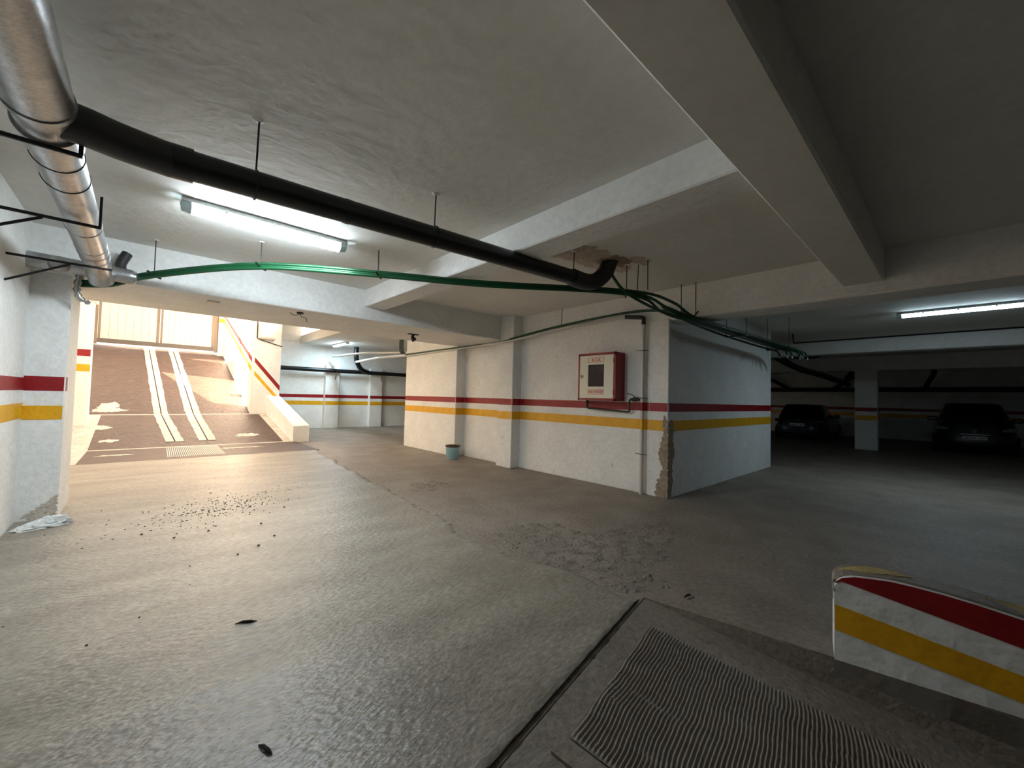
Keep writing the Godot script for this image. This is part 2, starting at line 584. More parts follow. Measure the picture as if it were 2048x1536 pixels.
	for q in [[4.0, 2.95, 0.75, 0.26, 3], [3.55, 3.1, 0.3, 0.16, 5], [4.45, 2.6, 0.2, 0.1, 7]]:
		st = st_new()
		ragged(st, P(q[0], q[1], CEIL), P(1, 0, 0), P(0, 1, 0), P(0, 0, -1), [Vector2(-q[2], -q[3] * 0.4), Vector2(-q[2] * 0.2, -q[3]), Vector2(q[2] * 0.7, -q[3] * 0.7), Vector2(q[2], 0.0), Vector2(q[2] * 0.4, q[3] * 0.9), Vector2(-q[2] * 0.5, q[3])], 0.04, q[4], 0.0004 * q[4])
		obj("damp_stain", st, M.damp, cl)
	# beams
	st = st_new()
	bevel(st, -1.75, 5.88, 6.55, 8.3, 2.68, CEIL + 0.05, 0.012)
	solid("ceiling_beam", st, M.plaster, "deep white concrete beam spanning above the foot of the entrance ramp", "beam")
	st = st_new()
	bevel(st, 2.65, 3.0, 0.8, 6.6, 2.89, CEIL + 0.05, 0.012)
	solid("ceiling_beam", st, M.plaster, "slim white ceiling beam crossing above the black drain pipe", "beam")
	st = st_new()
	bevel(st, -1.2, 5.9, 0.50, 0.86, 2.82, CEIL + 0.05, 0.015)
	solid("ceiling_beam", st, M.ceiling, "broad concrete beam running overhead beside the dark bay", "beam")
	st = st_new()
	bevel(st, 5.87, 6.38, -8.0, 2.95, 2.69, CEIL + 0.05, 0.015)
	solid("ceiling_beam", st, M.plaster, "white concrete beam continuing the fire cabinet wall overhead", "beam")
	st = st_new()
	bevel(st, 13.1, 13.5, -8.0, 18.0, 2.80, 3.45, 0.015)
	solid("ceiling_beam", st, M.plaster, "pale beam behind the right fluorescent lamp, thin black cable along its top", "beam")
	st = st_new()
	bevel(st, 18.1, 18.55, -8.0, 18.0, 2.69, 3.45, 0.015)
	solid("ceiling_beam", st, M.plaster, "shadowed beam resting on the slim striped pillar near the cars", "beam")

	# outer walls
	st = st_new()
	slab(st, -1.25, -0.93, -8.0, 6.7, -0.2, CEIL + 0.1)
	var wl := solid("wall_left", st, M.plaster, "white wall with red and yellow stripes beside the metal duct", "wall")
	bands_x(wl, -0.93, -8.0, 6.6, 1.0, 0.10)
	st = st_new()
	slab(st, -1.3, 26.3, -8.3, -8.0, -2.5, CEIL + 0.1)
	solid("wall_front", st, M.plaster, "plain white wall closing the car park behind the lower ramp", "wall")
	st = st_new()
	slab(st, 25.9, 26.2, -8.0, 18.0, -0.2, 3.5)
	var wr := solid("wall_right", st, M.plaster, "dim far wall with red and yellow stripes behind the parked cars", "wall")
	bands_x(wr, 25.9, -8.0, 17.7, -1.0)
	st = st_new()
	slab(st, 3.6, 26.0, 17.7, 18.0, -0.2, CEIL + 0.1)
	slab(st, 3.6, 26.0, 17.7, 18.0, CEIL + 0.1, 3.5)
	slab(st, 3.6, 4.61, 17.7, 18.0, 3.5, 4.3)
	var wb := solid("wall_back", st, M.plaster, "bluish white wall with pilasters and stripes behind the block", "wall")
	for x in [5.55, 7.45]:
		var p := st_new()
		bevel(p, x, x + 0.56, 17.5, 17.75, 0.0, 2.6, 0.01)
		obj("pilaster", p, M.plaster, wb)
		bands_v(wb, 17.5, x + 0.005, x + 0.555, -1.0, -0.05)
	bands_v(wb, 17.7, 3.7, 25.9, -1.0, -0.05)

	# left column under the deep beam
	st = st_new()
	bevel(st, -1.75, -0.63, 6.60, 7.45, 0.0, 2.69, 0.012)
	var lc := solid("column", st, M.plaster, "grey-white column with red and yellow stripes at the foot of the entrance ramp", "column")
	stripe_v(lc, 6.60, -0.93, -0.642, -1.0, M.red, 1.395, 1.55, "red_stripe")
	stripe_v(lc, 6.60, -0.93, -0.642, -1.0, M.yellow, 1.085, 1.235, "yellow_stripe")
	stripe_x(lc, -0.63, 6.612, 6.72, 1.0, M.red, 1.395, 1.55, "red_stripe")
	st = st_new()
	ragged(st, P(-0.80, 6.6, 0.0), P(1, 0, 0), P(0, 0, 1), P(0, -1, 0), [Vector2(0.08, 0.02), Vector2(0.16, 0.0), Vector2(0.165, 0.28), Vector2(0.10, 0.22), Vector2(-0.1, 0.05)], 0.012, 3, 0.002)
	obj("bare_plaster", st, M.stain, lc)
	st = st_new()
	ragged(st, P(-0.69, 6.6, 0.55), P(1, 0, 0), P(0, 0, 1), P(0, -1, 0), [Vector2(0.0, 0.0), Vector2(0.05, -0.02), Vector2(0.055, 0.50), Vector2(0.02, 0.42), Vector2(-0.01, 0.2)], 0.008, 4, 0.002)
	obj("bare_plaster", st, M.stain, lc)

	# wall and pillar left of the upper ramp
	st = st_new()
	slab(st, -2.0, -1.72, 7.4, 15.5, -0.2, 8.0)
	slab(st, -2.05, -1.75, 15.5, 18.76, -0.2, 8.0)
	slab(st, -2.05, -1.75, 18.76, 21.7, -0.2, 3.94)
	slab(st, -2.05, -1.75, 21.7, 24.0, -0.2, 6.5)
	solid("wall_ramp_left", st, M.plaster, "white side wall left of the entrance ramp", "wall")
	st = st_new()
	bevel(st, -1.75, -1.045, 15.35, 15.75, 0.2, 3.70, 0.012)
	bevel(st, -1.75, -0.99, 15.30, 15.80, 3.70, 4.2, 0.012)
	var lp := solid("column", st, M.plaster, "square white pillar with red and yellow stripes left of the ramp surface", "column")
	stripe_v(lp, 15.35, -1.74, -1.055, -1.0, M.red, 2.25, 2.43, "red_stripe")
	stripe_v(lp, 15.35, -1.74, -1.055, -1.0, M.yellow, 1.85, 2.04, "yellow_stripe")

	# right pillar of the ramp and its side wall with sloping stripes
	st = st_new()
	bevel(st, 2.86, 3.68, 16.6, 17.75, 0.0, 4.5, 0.012)
	var rp := solid("column", st, M.plaster, "broad cream pillar with slanting stripes carrying a white box", "column")
	for s in [[2.645, 2.47, 1.67, 1.48, M.red, "red_stripe"], [2.17, 2.02, 1.20, 1.05, M.yellow, "yellow_stripe"]]:
		st = st_new()
		var x1 := 3.675
		hexa(st, [P(2.865, 16.597, s[1]), P(x1, 16.597, s[3]), P(x1, 16.60, s[3]), P(2.865, 16.60, s[1]), P(2.865, 16.597, s[0]), P(x1, 16.597, s[2]), P(x1, 16.60, s[2]), P(2.865, 16.60, s[0])])
		obj(s[5], st, s[4], rp)
	st = st_new()
	slab(st, 2.79, 3.1, 16.65, 24.6, -0.2, 5.5)
	var wr2 := solid("wall_ramp_right", st, M.plaster, "tall sunlit wall with sloping stripes right of the entrance ramp", "wall")
	for s in [[2.64, 2.46, 5.18, 5.0, M.red, "red_stripe"], [2.30, 2.12, 4.90, 4.70, M.yellow, "yellow_stripe"]]:
		st = st_new()
		hexa(st, [P(2.787, 16.66, s[1]), P(2.787, 24.0, s[3]), P(2.79, 24.0, s[3]), P(2.79, 16.66, s[1]), P(2.787, 16.66, s[0]), P(2.787, 24.0, s[2]), P(2.79, 24.0, s[2]), P(2.79, 16.66, s[0])])
		obj(s[5], st, s[4], wr2)
	# wall above the back bay edge
	st = st_new()
	slab(st, 3.69, 3.95, 8.29, 13.02, 3.39, 4.6)
	slab(st, -2.0, 5.0, 8.0, 8.28, CEIL, 6.5)
	solid("fascia", st, M.plaster, "plaster upstand between ramp roof and back bay ceiling", "wall")

	block()
	upper_ramp()

	# slim pillar by the cars
	st = st_new()
	bevel(st, 18.12, 18.52, 1.74, 2.33, 0.0, 2.70, 0.012)
	var sp := solid("column", st, M.plaster, "slim white pillar with red and yellow stripes between the parked cars", "column")
	bands_x(sp, 18.12, 1.752, 2.318, -1.0)
	bands_v(sp, 1.74, 18.132, 18.508, -1.0)

func lower_ramp(fl: Node) -> void:
	var s := 0.15
	var nz := FastNoiseLite.new()
	nz.seed = 77
	nz.frequency = 2.2
	nz.fractal_octaves = 3
	var t := thing("sloping_ramp", ramp_pt(1.8, 0, 0), "grooved grey concrete ramp going down beside the striped kerb wall", "ramp", "", "structure")
	# plain bed
	var st := st_new()
	hexa(st, [ramp_pt(0, 0, -0.3), ramp_pt(3.6, 0, -0.3), ramp_pt(3.6, 11, -0.3 - 11 * s), ramp_pt(0, 11, -0.3 - 11 * s), ramp_pt(0, 0, -0.004), ramp_pt(3.6, 0, -0.004), ramp_pt(3.6, 11, -0.004 - 11 * s), ramp_pt(0, 11, -0.004 - 11 * s)])
	obj("bed", st, M.floor, t)
	# grooved lanes
	for lane in [[0.30, 1.42]]:
		st = st_new()
		var w0 := 0.14
		var w1 := 2.6
		var nw := 1400
		var na := 30
		var pts := []
		for j in nw + 1:
			var row := []
			for i in na + 1:
				var a := lerpf(lane[0], lane[1], float(i) / na)
				var w := lerpf(w0, w1, float(j) / nw)
				var ph := w / 0.0185 + 0.8 * nz.get_noise_2d(a * 1.0, w * 0.3) + 0.22 * nz.get_noise_2d(a * 5.0, w * 2.0)
				var g := cos(TAU * ph)
				var h := 0.0042 * g + 0.0018 * nz.get_noise_2d(a * 6.0, w * 6.0)
				var border := minf(minf((a - lane[0]) / 0.03, (lane[1] - a) / 0.03), minf((w - w0) / 0.02, 1.0))
				row.append(ramp_pt(a, w, -s * w + 0.002 + h * clampf(border, 0.0, 1.0)))
			pts.append(row)
		for j in nw:
			for i in na:
				var nrm := []
				for o in [[0, 0], [0, 1], [1, 1], [1, 0]]:
					var jj: int = j + o[0]
					var ii: int = i + o[1]
					var a: Vector3 = pts[mini(jj + 1, nw)][ii] - pts[maxi(jj - 1, 0)][ii]
					var b: Vector3 = pts[jj][mini(ii + 1, na)] - pts[jj][maxi(ii - 1, 0)]
					var c := a.cross(b).normalized()
					nrm.append(-c if c.y < 0 else c)
				tri(st, pts[j][i], pts[j][i + 1], pts[j + 1][i + 1], nrm[0], nrm[1], nrm[2])
				tri(st, pts[j][i], pts[j + 1][i + 1], pts[j + 1][i], nrm[0], nrm[2], nrm[3])
		var o := obj("grooved_lane", st, M.floor, t)
		o.set_meta("label", "raked anti-slip grooves")
	# raised smooth strip left of the grooves and the landing pieces
	st = st_new()
	hexa(st, [ramp_pt(1.44, 0.12, -0.05), ramp_pt(1.54, 0.12, -0.05), ramp_pt(1.54, 3, -0.5), ramp_pt(1.44, 3, -0.5), ramp_pt(1.44, 0.12, -0.008), ramp_pt(1.54, 0.12, -0.008), ramp_pt(1.54, 3, 0.006 - 3 * s), ramp_pt(1.44, 3, 0.006 - 3 * s)])
	obj("kerb_strip", st, M.floor, t)
	st = st_new()
	hexa(st, [ramp_pt(1.56, 0.02, -0.05), ramp_pt(3.58, 0.02, -0.05), ramp_pt(3.58, 3, -0.5), ramp_pt(1.56, 3, -0.5), ramp_pt(1.56, 0.02, 0.004), ramp_pt(3.58, 0.02, 0.004), ramp_pt(3.58, 3, 0.004 - 3 * s), ramp_pt(1.56, 3, 0.004 - 3 * s)])
	obj("bed_slab", st, M.drive, t)
	# side wall under the floor edge
	st = st_new()
	hexa(st, [ramp_pt(0.0, 0.0, -2.2), ramp_pt(-0.2, 0.0, -2.2), ramp_pt(-0.2, 11, -2.2), ramp_pt(0.0, 11, -2.2), ramp_pt(0.0, 0.0, -0.01), ramp_pt(-0.2, 0.0, -0.01), ramp_pt(-0.2, 11, -0.01), ramp_pt(0.0, 11, -0.01)])
	hexa(st, [ramp_pt(3.6, 0.0, -2.2), ramp_pt(3.8, 0.0, -2.2), ramp_pt(3.8, 11, -2.2), ramp_pt(3.6, 11, -2.2), ramp_pt(3.6, 0.0, -0.01), ramp_pt(3.8, 0.0, -0.01), ramp_pt(3.8, 11, -0.01), ramp_pt(3.6, 11, -0.01)])
	obj("side_wall", st, M.floor, t)

	# low parapet along the ramp edge, rounded nose, stripes falling with the ramp
	var pw := 0.20
	var w0 := 1.10
	var pp := thing("parapet_wall", ramp_pt(0, w0, 0), "low white kerb wall with red top stripe and yellow stripe beside the grooved ramp", "parapet", "", "structure")
	st = st_new()
	var n := 40
	var prev := []
	for i in n + 1:
		var w := w0 + pow(float(i) / n, 1.6) * 5.0
		var d := w - w0
		var top := 0.485 + 0.035 * sin(clampf(d / 0.7, 0.0, 1.0) * PI * 0.75) - 0.105 * maxf(d - 0.25, 0.0)
		top -= 0.05 * exp(-d / 0.03)
		var bot := -0.09 - 0.10 * d
		var ring := []
		for q in [[0.0, bot], [0.0, top - 0.03], [-0.008, top - 0.01], [-0.03, top], [-pw + 0.03, top + 0.004], [-pw, top - 0.02], [-pw, bot]]:
			ring.append(ramp_pt(q[0], w, q[1]))
		if i > 0:
			for k in ring.size() - 1:
				var nrm: Vector3 = (ring[k + 1] - ring[k]).cross(ring[k] - prev[k]).normalized()
				var mid: Vector3 = (ring[k] + ring[k + 1]) / 2.0
				if nrm.dot(mid - ramp_pt(-pw / 2, w, 0.1)) < 0:
					nrm = -nrm
				quad(st, prev[k], prev[k + 1], ring[k + 1], ring[k], nrm)
		else:
			prism(st, ring, ramp_pt(0, w0 + 0.001, 0) - ramp_pt(0, w0, 0))
		prev = ring
	obj("wall_body", st, M.plaster, pp)
	# stripes: fitted strips 3 mm proud of the face
	for sp in [[0.448, 0.0, "red_stripe", M.red], [0.304, 0.143, "yellow_stripe", M.yellow]]:
		st = st_new()
		var seg := 30
		var p_prev := []
		for i in seg + 1:
			var w := w0 + 0.004 + pow(float(i) / seg, 1.5) * 4.9
			var d := w - w0
			var lo: float
			var hi: float
			if sp[2] == "red_stripe":
				lo = sp[0] - 0.185 * d
				hi = 0.485 + 0.035 * sin(clampf(d / 0.7, 0.0, 1.0) * PI * 0.75) - 0.105 * maxf(d - 0.25, 0.0) - 0.05 * exp(-d / 0.03) - 0.012
			else:
				hi = sp[0] - 0.165 * d
				lo = hi - sp[1] + 0.025 * d
			lo = minf(lo, hi - 0.004)
			var ring := [ramp_pt(0.001, w, lo), ramp_pt(0.004, w, lo), ramp_pt(0.004, w, hi), ramp_pt(0.001, w, hi)]
			if i > 0:
				for k in 3:
					var nrm: Vector3 = (ring[k + 1] - ring[k]).cross(ring[k] - p_prev[k]).normalized()
					var face := ramp_pt(1, 0, 0) - ramp_pt(0, 0, 0)
					if k == 1 and nrm.dot(face) < 0 or k == 0 and nrm.y > 0 or k == 2 and nrm.y < 0:
						nrm = -nrm
					quad(st, p_prev[k], p_prev[k + 1], ring[k + 1], ring[k], nrm)
			p_prev = ring
		obj(sp[2], st, sp[3], pp)
	# bare cement top of the kerb wall
	st = st_new()
	var c_prev := []
	for i in 41:
		var d := pow(i / 40.0, 1.6) * 4.9
		var top := 0.485 + 0.035 * sin(clampf(d / 0.7, 0.0, 1.0) * PI * 0.75) - 0.105 * maxf(d - 0.25, 0.0) - 0.05 * exp(-d / 0.03)
		var ring := [ramp_pt(-0.012, w0 + d, top - 0.004), ramp_pt(-0.026, w0 + d, top + 0.0025), ramp_pt(-pw + 0.026, w0 + d, top + 0.0065), ramp_pt(-pw - 0.003, w0 + d, top - 0.016)]
		if i > 0:
			for k in 3:
				var nrm: Vector3 = (ring[k + 1] - ring[k]).cross(ring[k] - c_prev[k]).normalized()
				if nrm.y < 0:
					nrm = -nrm
				quad(st, c_prev[k], c_prev[k + 1], ring[k + 1], ring[k], nrm)
		c_prev = ring
	obj("cement_coping", st, M.floor, pp)
	# yellow paint left on the top
	for pat in [[0.02, 0.34, -0.05, -0.15], [0.62, 0.95, -0.07, -0.17]]:
		st = st_new()
		var rg := RandomNumberGenerator.new()
		rg.seed = 8
		var q_prev := []
		for i in 17:
			var f := i / 16.0
			var d: float = lerpf(pat[0], pat[1], f)
			var top := 0.485 + 0.035 * sin(clampf(d / 0.7, 0.0, 1.0) * PI * 0.75) - 0.105 * maxf(d - 0.25, 0.0) - 0.05 * exp(-d / 0.03)
			var lens := sin(clampf(f, 0.06, 0.94) * PI)
			var mid: float = (pat[2] + pat[3]) / 2.0
			var hw: float = absf(pat[2] - pat[3]) / 2.0 * lens + rg.randf_range(-0.006, 0.006)
			var ring := [ramp_pt(mid + hw, w0 + d, top + 0.001), ramp_pt(mid + hw, w0 + d, top + 0.0075), ramp_pt(mid - hw, w0 + d, top + 0.0085), ramp_pt(mid - hw, w0 + d, top + 0.001)]
			if i > 0:
				for k in 3:
					var nrm: Vector3 = (ring[k + 1] - ring[k]).cross(ring[k] - q_prev[k]).normalized()
					if nrm.y < 0:
						nrm = -nrm
					quad(st, q_prev[k], q_prev[k + 1], ring[k + 1], ring[k], nrm)
			q_prev = ring
		obj("yellow_paint_patch", st, M.old_yellow, pp)
	# chipped nose
	st = st_new()
	ragged(st, ramp_pt(0.0, w0 - 0.004, 0.36), ramp_pt(-1, 0, 0) - ramp_pt(0, 0, 0), Vector3.UP, ramp_pt(0, -1, 0) - ramp_pt(0, 0, 0), [Vector2(0.0, -0.02), Vector2(0.08, 0.0), Vector2(0.10, 0.08), Vector2(0.0, 0.08)], 0.012, 12, 0.004)
	obj("bare_mortar", st, M.mortar, pp)

func block() -> void:
	var st := st_new()
	bevel(st, 5.87, 10.85, 2.90, 10.6, 0.0, 3.45, 0.006)
	var b := solid("wall_block", st, M.plaster, "white walled core block with red and yellow stripes carrying the fire cabinet", "wall")
	st = st_new()
	bevel(st, 5.60, 6.2, 8.15, 10.7, 0.0, 3.42, 0.008)
	obj("wall_return", st, M.plaster, b)
	st = st_new()
	bevel(st, 5.62, 5.9, 6.15, 6.62, 0.0, CEIL + 0.01, 0.01)
	obj("pilaster", st, M.plaster, b)
	st = st_new()
	bevel(st, 5.84, 5.9, 2.905, 3.22, 0.0, 2.70, 0.008)
	obj("pilaster", st, M.plaster, b)
	bands_x(b, 5.60, 8.16, 10.69, -1.0)
	bands_v(b, 8.15, 5.61, 5.86, -1.0)
	bands_x(b, 5.87, 6.62, 8.15, -1.0)
	bands_x(b, 5.62, 6.16, 6.61, -1.0)
	bands_v(b, 6.15, 5.63, 5.86, -1.0)
	bands_x(b, 5.87, 3.22, 6.15, -1.0)
	bands_x(b, 5.84, 2.915, 3.21, -1.0)
	bands_v(b, 2.90, 5.85, 10.84, -1.0)
	# bare mortar at the knocked corner
	st = st_new()
	ragged(st, P(5.84, 2.905, 0.0), P(0, 1, 0), P(0, 0, 1), P(-1, 0, 0), [Vector2(0.0, 0.0), Vector2(0.20, 0.02), Vector2(0.16, 0.25), Vector2(0.08, 0.42), Vector2(0.14, 0.60), Vector2(0.11, 0.85), Vector2(0.06, 0.98), Vector2(0.09, 1.1), Vector2(0.05, 1.25), Vector2(0.0, 1.12)], 0.022, 21, 0.005)
	obj("bare_mortar", st, M.mortar, b)
	st = st_new()
	ragged(st, P(5.84, 2.90, 0.0), P(1, 0, 0), P(0, 0, 1), P(0, -1, 0), [Vector2(0.0, 0.0), Vector2(0.10, 0.02), Vector2(0.16, 0.25), Vector2(0.12, 0.45), Vector2(0.20, 0.66), Vector2(0.14, 0.9), Vector2(0.20, 1.0), Vector2(0.10, 1.18), Vector2(0.0, 1.10)], 0.022, 22, 0.005)
	obj("bare_mortar", st, M.mortar, b)
	st = st_new()
	ragged(st, P(6.05, 2.90, 0.0), P(1, 0, 0), P(0, 0, 1), P(0, -1, 0), [Vector2(0.0, 0.0), Vector2(0.9, 0.02), Vector2(0.7, 0.12), Vector2(0.45, 0.30), Vector2(0.2, 0.38), Vector2(0.0, 0.2)], 0.03, 23, 0.002)
	obj("damp_stain", st, M.stain, b)
	# grubby foot of the walls
	var rng := RandomNumberGenerator.new()
	rng.seed = 31
	for s in [[5.87, 3.3, 6.1], [5.87, 6.7, 8.1], [5.60, 8.2, 10.6], [5.62, 6.17, 6.6]]:
		st = st_new()
		var pts := [Vector2(0, 0), Vector2(s[2] - s[1], 0)]
		var nn := int((s[2] - s[1]) / 0.12) + 2
		for i in nn:
			pts.append(Vector2((s[2] - s[1]) * (1.0 - float(i) / (nn - 1)), rng.randf_range(0.004, 0.055)))
		ragged(st, P(s[0], s[1], 0.0), P(0, 1, 0), P(0, 0, 1), P(-1, 0, 0), pts, 0.012, 40 + int(s[1] * 10), 0.002)
		obj("dirt_stain", st, M.stain, b)
	for k in 6:
		st = st_new()
		var v := rng.randf_range(3.4, 10.4)
		var x := 5.87 if v < 6.1 or v > 6.7 and v < 8.1 else 5.60 if v > 8.2 else 5.62
		if x == 5.62:
			v = 6.4
		var w := rng.randf_range(0.008, 0.025)
		var h := rng.randf_range(0.02, 0.09)
		ragged(st, P(x, v, rng.randf_range(0.2, 0.9)), P(0, 1, 0), P(0, 0, 1), P(-1, 0, 0), [Vector2(0, 0), Vector2(w, 0), Vector2(w, h), Vector2(0, h)], 0.006, 60 + k, 0.002)
		obj("scuff", st, M.stain, b)

func ramp_u(v: float) -> float:
	if v < 13.0:
		return 0.012
	if v < 16.6:
		return 0.012 + (v - 13.0) / 3.6 * 0.638
	return minf(0.65 + (v - 16.6) * 0.3377, 3.25)

func upper_ramp() -> void:
	var t := thing("entrance_ramp", P(1.0, 10.8, 0), "brown concrete entrance ramp rising to the white gate with two pale drain tracks", "ramp", "", "structure")
	var st := st_new()
	# flat apron, two slopes, landing, each with its joint
	var parts := [[10.85, 13.0, -0.86, 3.36], [13.06, 16.55, -0.86, 3.27], [16.62, 24.3, -1.75, 2.79]]
	for q in parts:
		st = st_new()
		var a: float = ramp_u(q[0])
		var c: float = ramp_u(q[1])
		hexa(st, [P(q[2], q[0], a - 0.25), P(q[3], q[0], a - 0.25), P(q[3], q[1], c - 0.25), P(q[2], q[1], c - 0.25), P(q[2], q[0], a), P(q[3], q[0], a), P(q[3], q[1], c), P(q[2], q[1], c)])
		obj("ramp_slab", st, M.brown, t)
	# pale joints and margins
	for q in [[13.0, 13.06, -1.7, 3.27], [16.55, 16.62, -1.7, 2.86]]:
		st = st_new()
		var a: float = ramp_u(q[0])
		var c: float = ramp_u(q[1])
		hexa(st, [P(q[2], q[0], a - 0.2), P(q[3], q[0], a - 0.2), P(q[3], q[1], c - 0.2), P(q[2], q[1], c - 0.2), P(q[2], q[0], a + 0.004), P(q[3], q[0], a + 0.004), P(q[3], q[1], c + 0.004), P(q[2], q[1], c + 0.004)])
		obj("joint_strip", st, M.light_concrete, t)
	for q in [[10.85, 13.0, -1.75, -0.86], [13.06, 16.55, -1.75, -0.86], [13.06, 16.55, 3.05, 3.27]]:
		st = st_new()
		var a: float = ramp_u(q[0]) + 0.006
		var c: float = ramp_u(q[1]) + 0.006
		hexa(st, [P(q[2], q[0], a - 0.2), P(q[3], q[0], a - 0.2), P(q[3], q[1], c - 0.2), P(q[2], q[1], c - 0.2), P(q[2], q[0], a), P(q[3], q[0], a), P(q[3], q[1], c), P(q[2], q[1], c)])
		obj("margin_strip", st, M.light_concrete, t)
	# two pale tracks, each a pair of bands with a dark gap between
	var rng := RandomNumberGenerator.new()
	rng.seed = 4
	for track in [[[0.48, 0.665, 0.85], [0.274, 0.454, 0.62], [-0.06, 0.12, 0.32]], [[1.15, 1.335, 1.53], [1.04, 1.24, 1.42], [0.77, 0.94, 1.12]]]:
		for sec in [[13.5, 16.55, 0, 1], [16.62, 24.25, 1, 2]]:
			for half in [0, 1]:
				st = st_new()
				var n := 24
				var prev := []
				for i in n + 1:
					var f := float(i) / n
					var v: float = lerpf(sec[0], sec[1], f)
					var xa: float = lerpf(track[sec[2]][half], track[sec[3]][half], f)
					var xb: float = lerpf(track[sec[2]][half + 1], track[sec[3]][half + 1], f)
					if half == 0:
						xb -= 0.012
						xa += rng.randf_range(-0.012, 0.012)
					else:
						xa += 0.012
						xb += rng.randf_range(-0.012, 0.012)
					var u := ramp_u(v)
					var ring := [P(xa, v, u - 0.02), P(xa + 0.004, v, u + 0.008), P(xb - 0.004, v, u + 0.008), P(xb, v, u - 0.02)]
					if i > 0:
						for k in 3:
							var nrm: Vector3 = (ring[k + 1] - ring[k]).cross(ring[k] - prev[k]).normalized()
							if nrm.y < 0:
								nrm = -nrm
							quad(st, prev[k], prev[k + 1], ring[k + 1], ring[k], nrm)
					prev = ring
				obj("pale_track", st, M.light_concrete, t)
			st = st_new()
			var c0: float = track[sec[2]][1]
			var c1: float = track[sec[3]][1]
			var pp := []
			for i in 13:
				var f := i / 12.0
				var v: float = lerpf(sec[0], sec[1], f)
				pp.append(P(lerpf(c0, c1, f), v, ramp_u(v) - 0.002))
			tube(st, pp, 0.009, 6)
			obj("drain_slot", st, M.gap, t)
	# ribbed plate at the foot of the tracks
	st = st_new()
	var ribs := 30
	for i in ribs:
		var x := lerpf(0.43, 1.45, (i + 0.5) / ribs)
		var w := 0.010
		hexa(st, [P(x - w, 11.1, 0.0), P(x + w, 11.1, 0.0), P(x + w + 0.04, 13.0, 0.0), P(x - w + 0.04, 13.0, 0.0), P(x - w * 0.5, 11.1, 0.022), P(x + w * 0.5, 11.1, 0.022), P(x + w * 0.5 + 0.04, 13.0, 0.022), P(x - w * 0.5 + 0.04, 13.0, 0.022)])
	var rb := obj("grooved_apron", st, M.pale_rib, t)
	rb.set_meta("kind", "stuff")
	# worn pale splashes
	var k := 0
	for q in [[-0.9, 15.1, 0.35, 0.25], [-0.75, 17.3, 0.25, 0.3], [-0.7, 16.95, 0.4, 0.16], [-0.55, 13.8, 0.2, 0.12], [-0.4, 12.0, 0.3, 0.1], [1.9, 12.2, 0.5, 0.12], [2.3, 13.9, 0.3, 0.15]]:
		st = st_new()
		var n1 := P(0, 1, (ramp_u(q[1] + 0.2) - ramp_u(q[1])) / 0.2)
		ragged(st, P(q[0], q[1], ramp_u(q[1]) + 0.001), Vector3(1, 0, 0), n1, Vector3(0, 1, 0), [Vector2(-q[2], -q[3]), Vector2(q[2] * 0.6, -q[3] * 0.8), Vector2(q[2], 0), Vector2(q[2] * 0.5, q[3]), Vector2(-q[2] * 0.7, q[3] * 0.7)], 0.05, 80 + k, 0.004)
		obj("cement_splash", st, M.light_concrete, t)
		k += 1
	# landing beyond the gate
	st = st_new()
	slab(st, -3.0, 5.0, 24.3, 34.0, 3.0, 3.25)
	obj("street_landing", st, M.light_concrete, t)

	# solid kerb wall beside the first slope
	st = st_new()
	hexa(st, [P(3.27, 12.95, 0.0), P(3.70, 12.95, 0.0), P(3.70, 16.6, 0.0), P(3.27, 16.6, 0.0), P(3.27, 12.95, 0.47), P(3.70, 12.95, 0.47), P(3.70, 16.6, 1.29), P(3.27, 16.6, 1.29)])
	solid("parapet_wall", st, M.plaster, "short cream sloping kerb wall right of the ramp foot", "parapet")

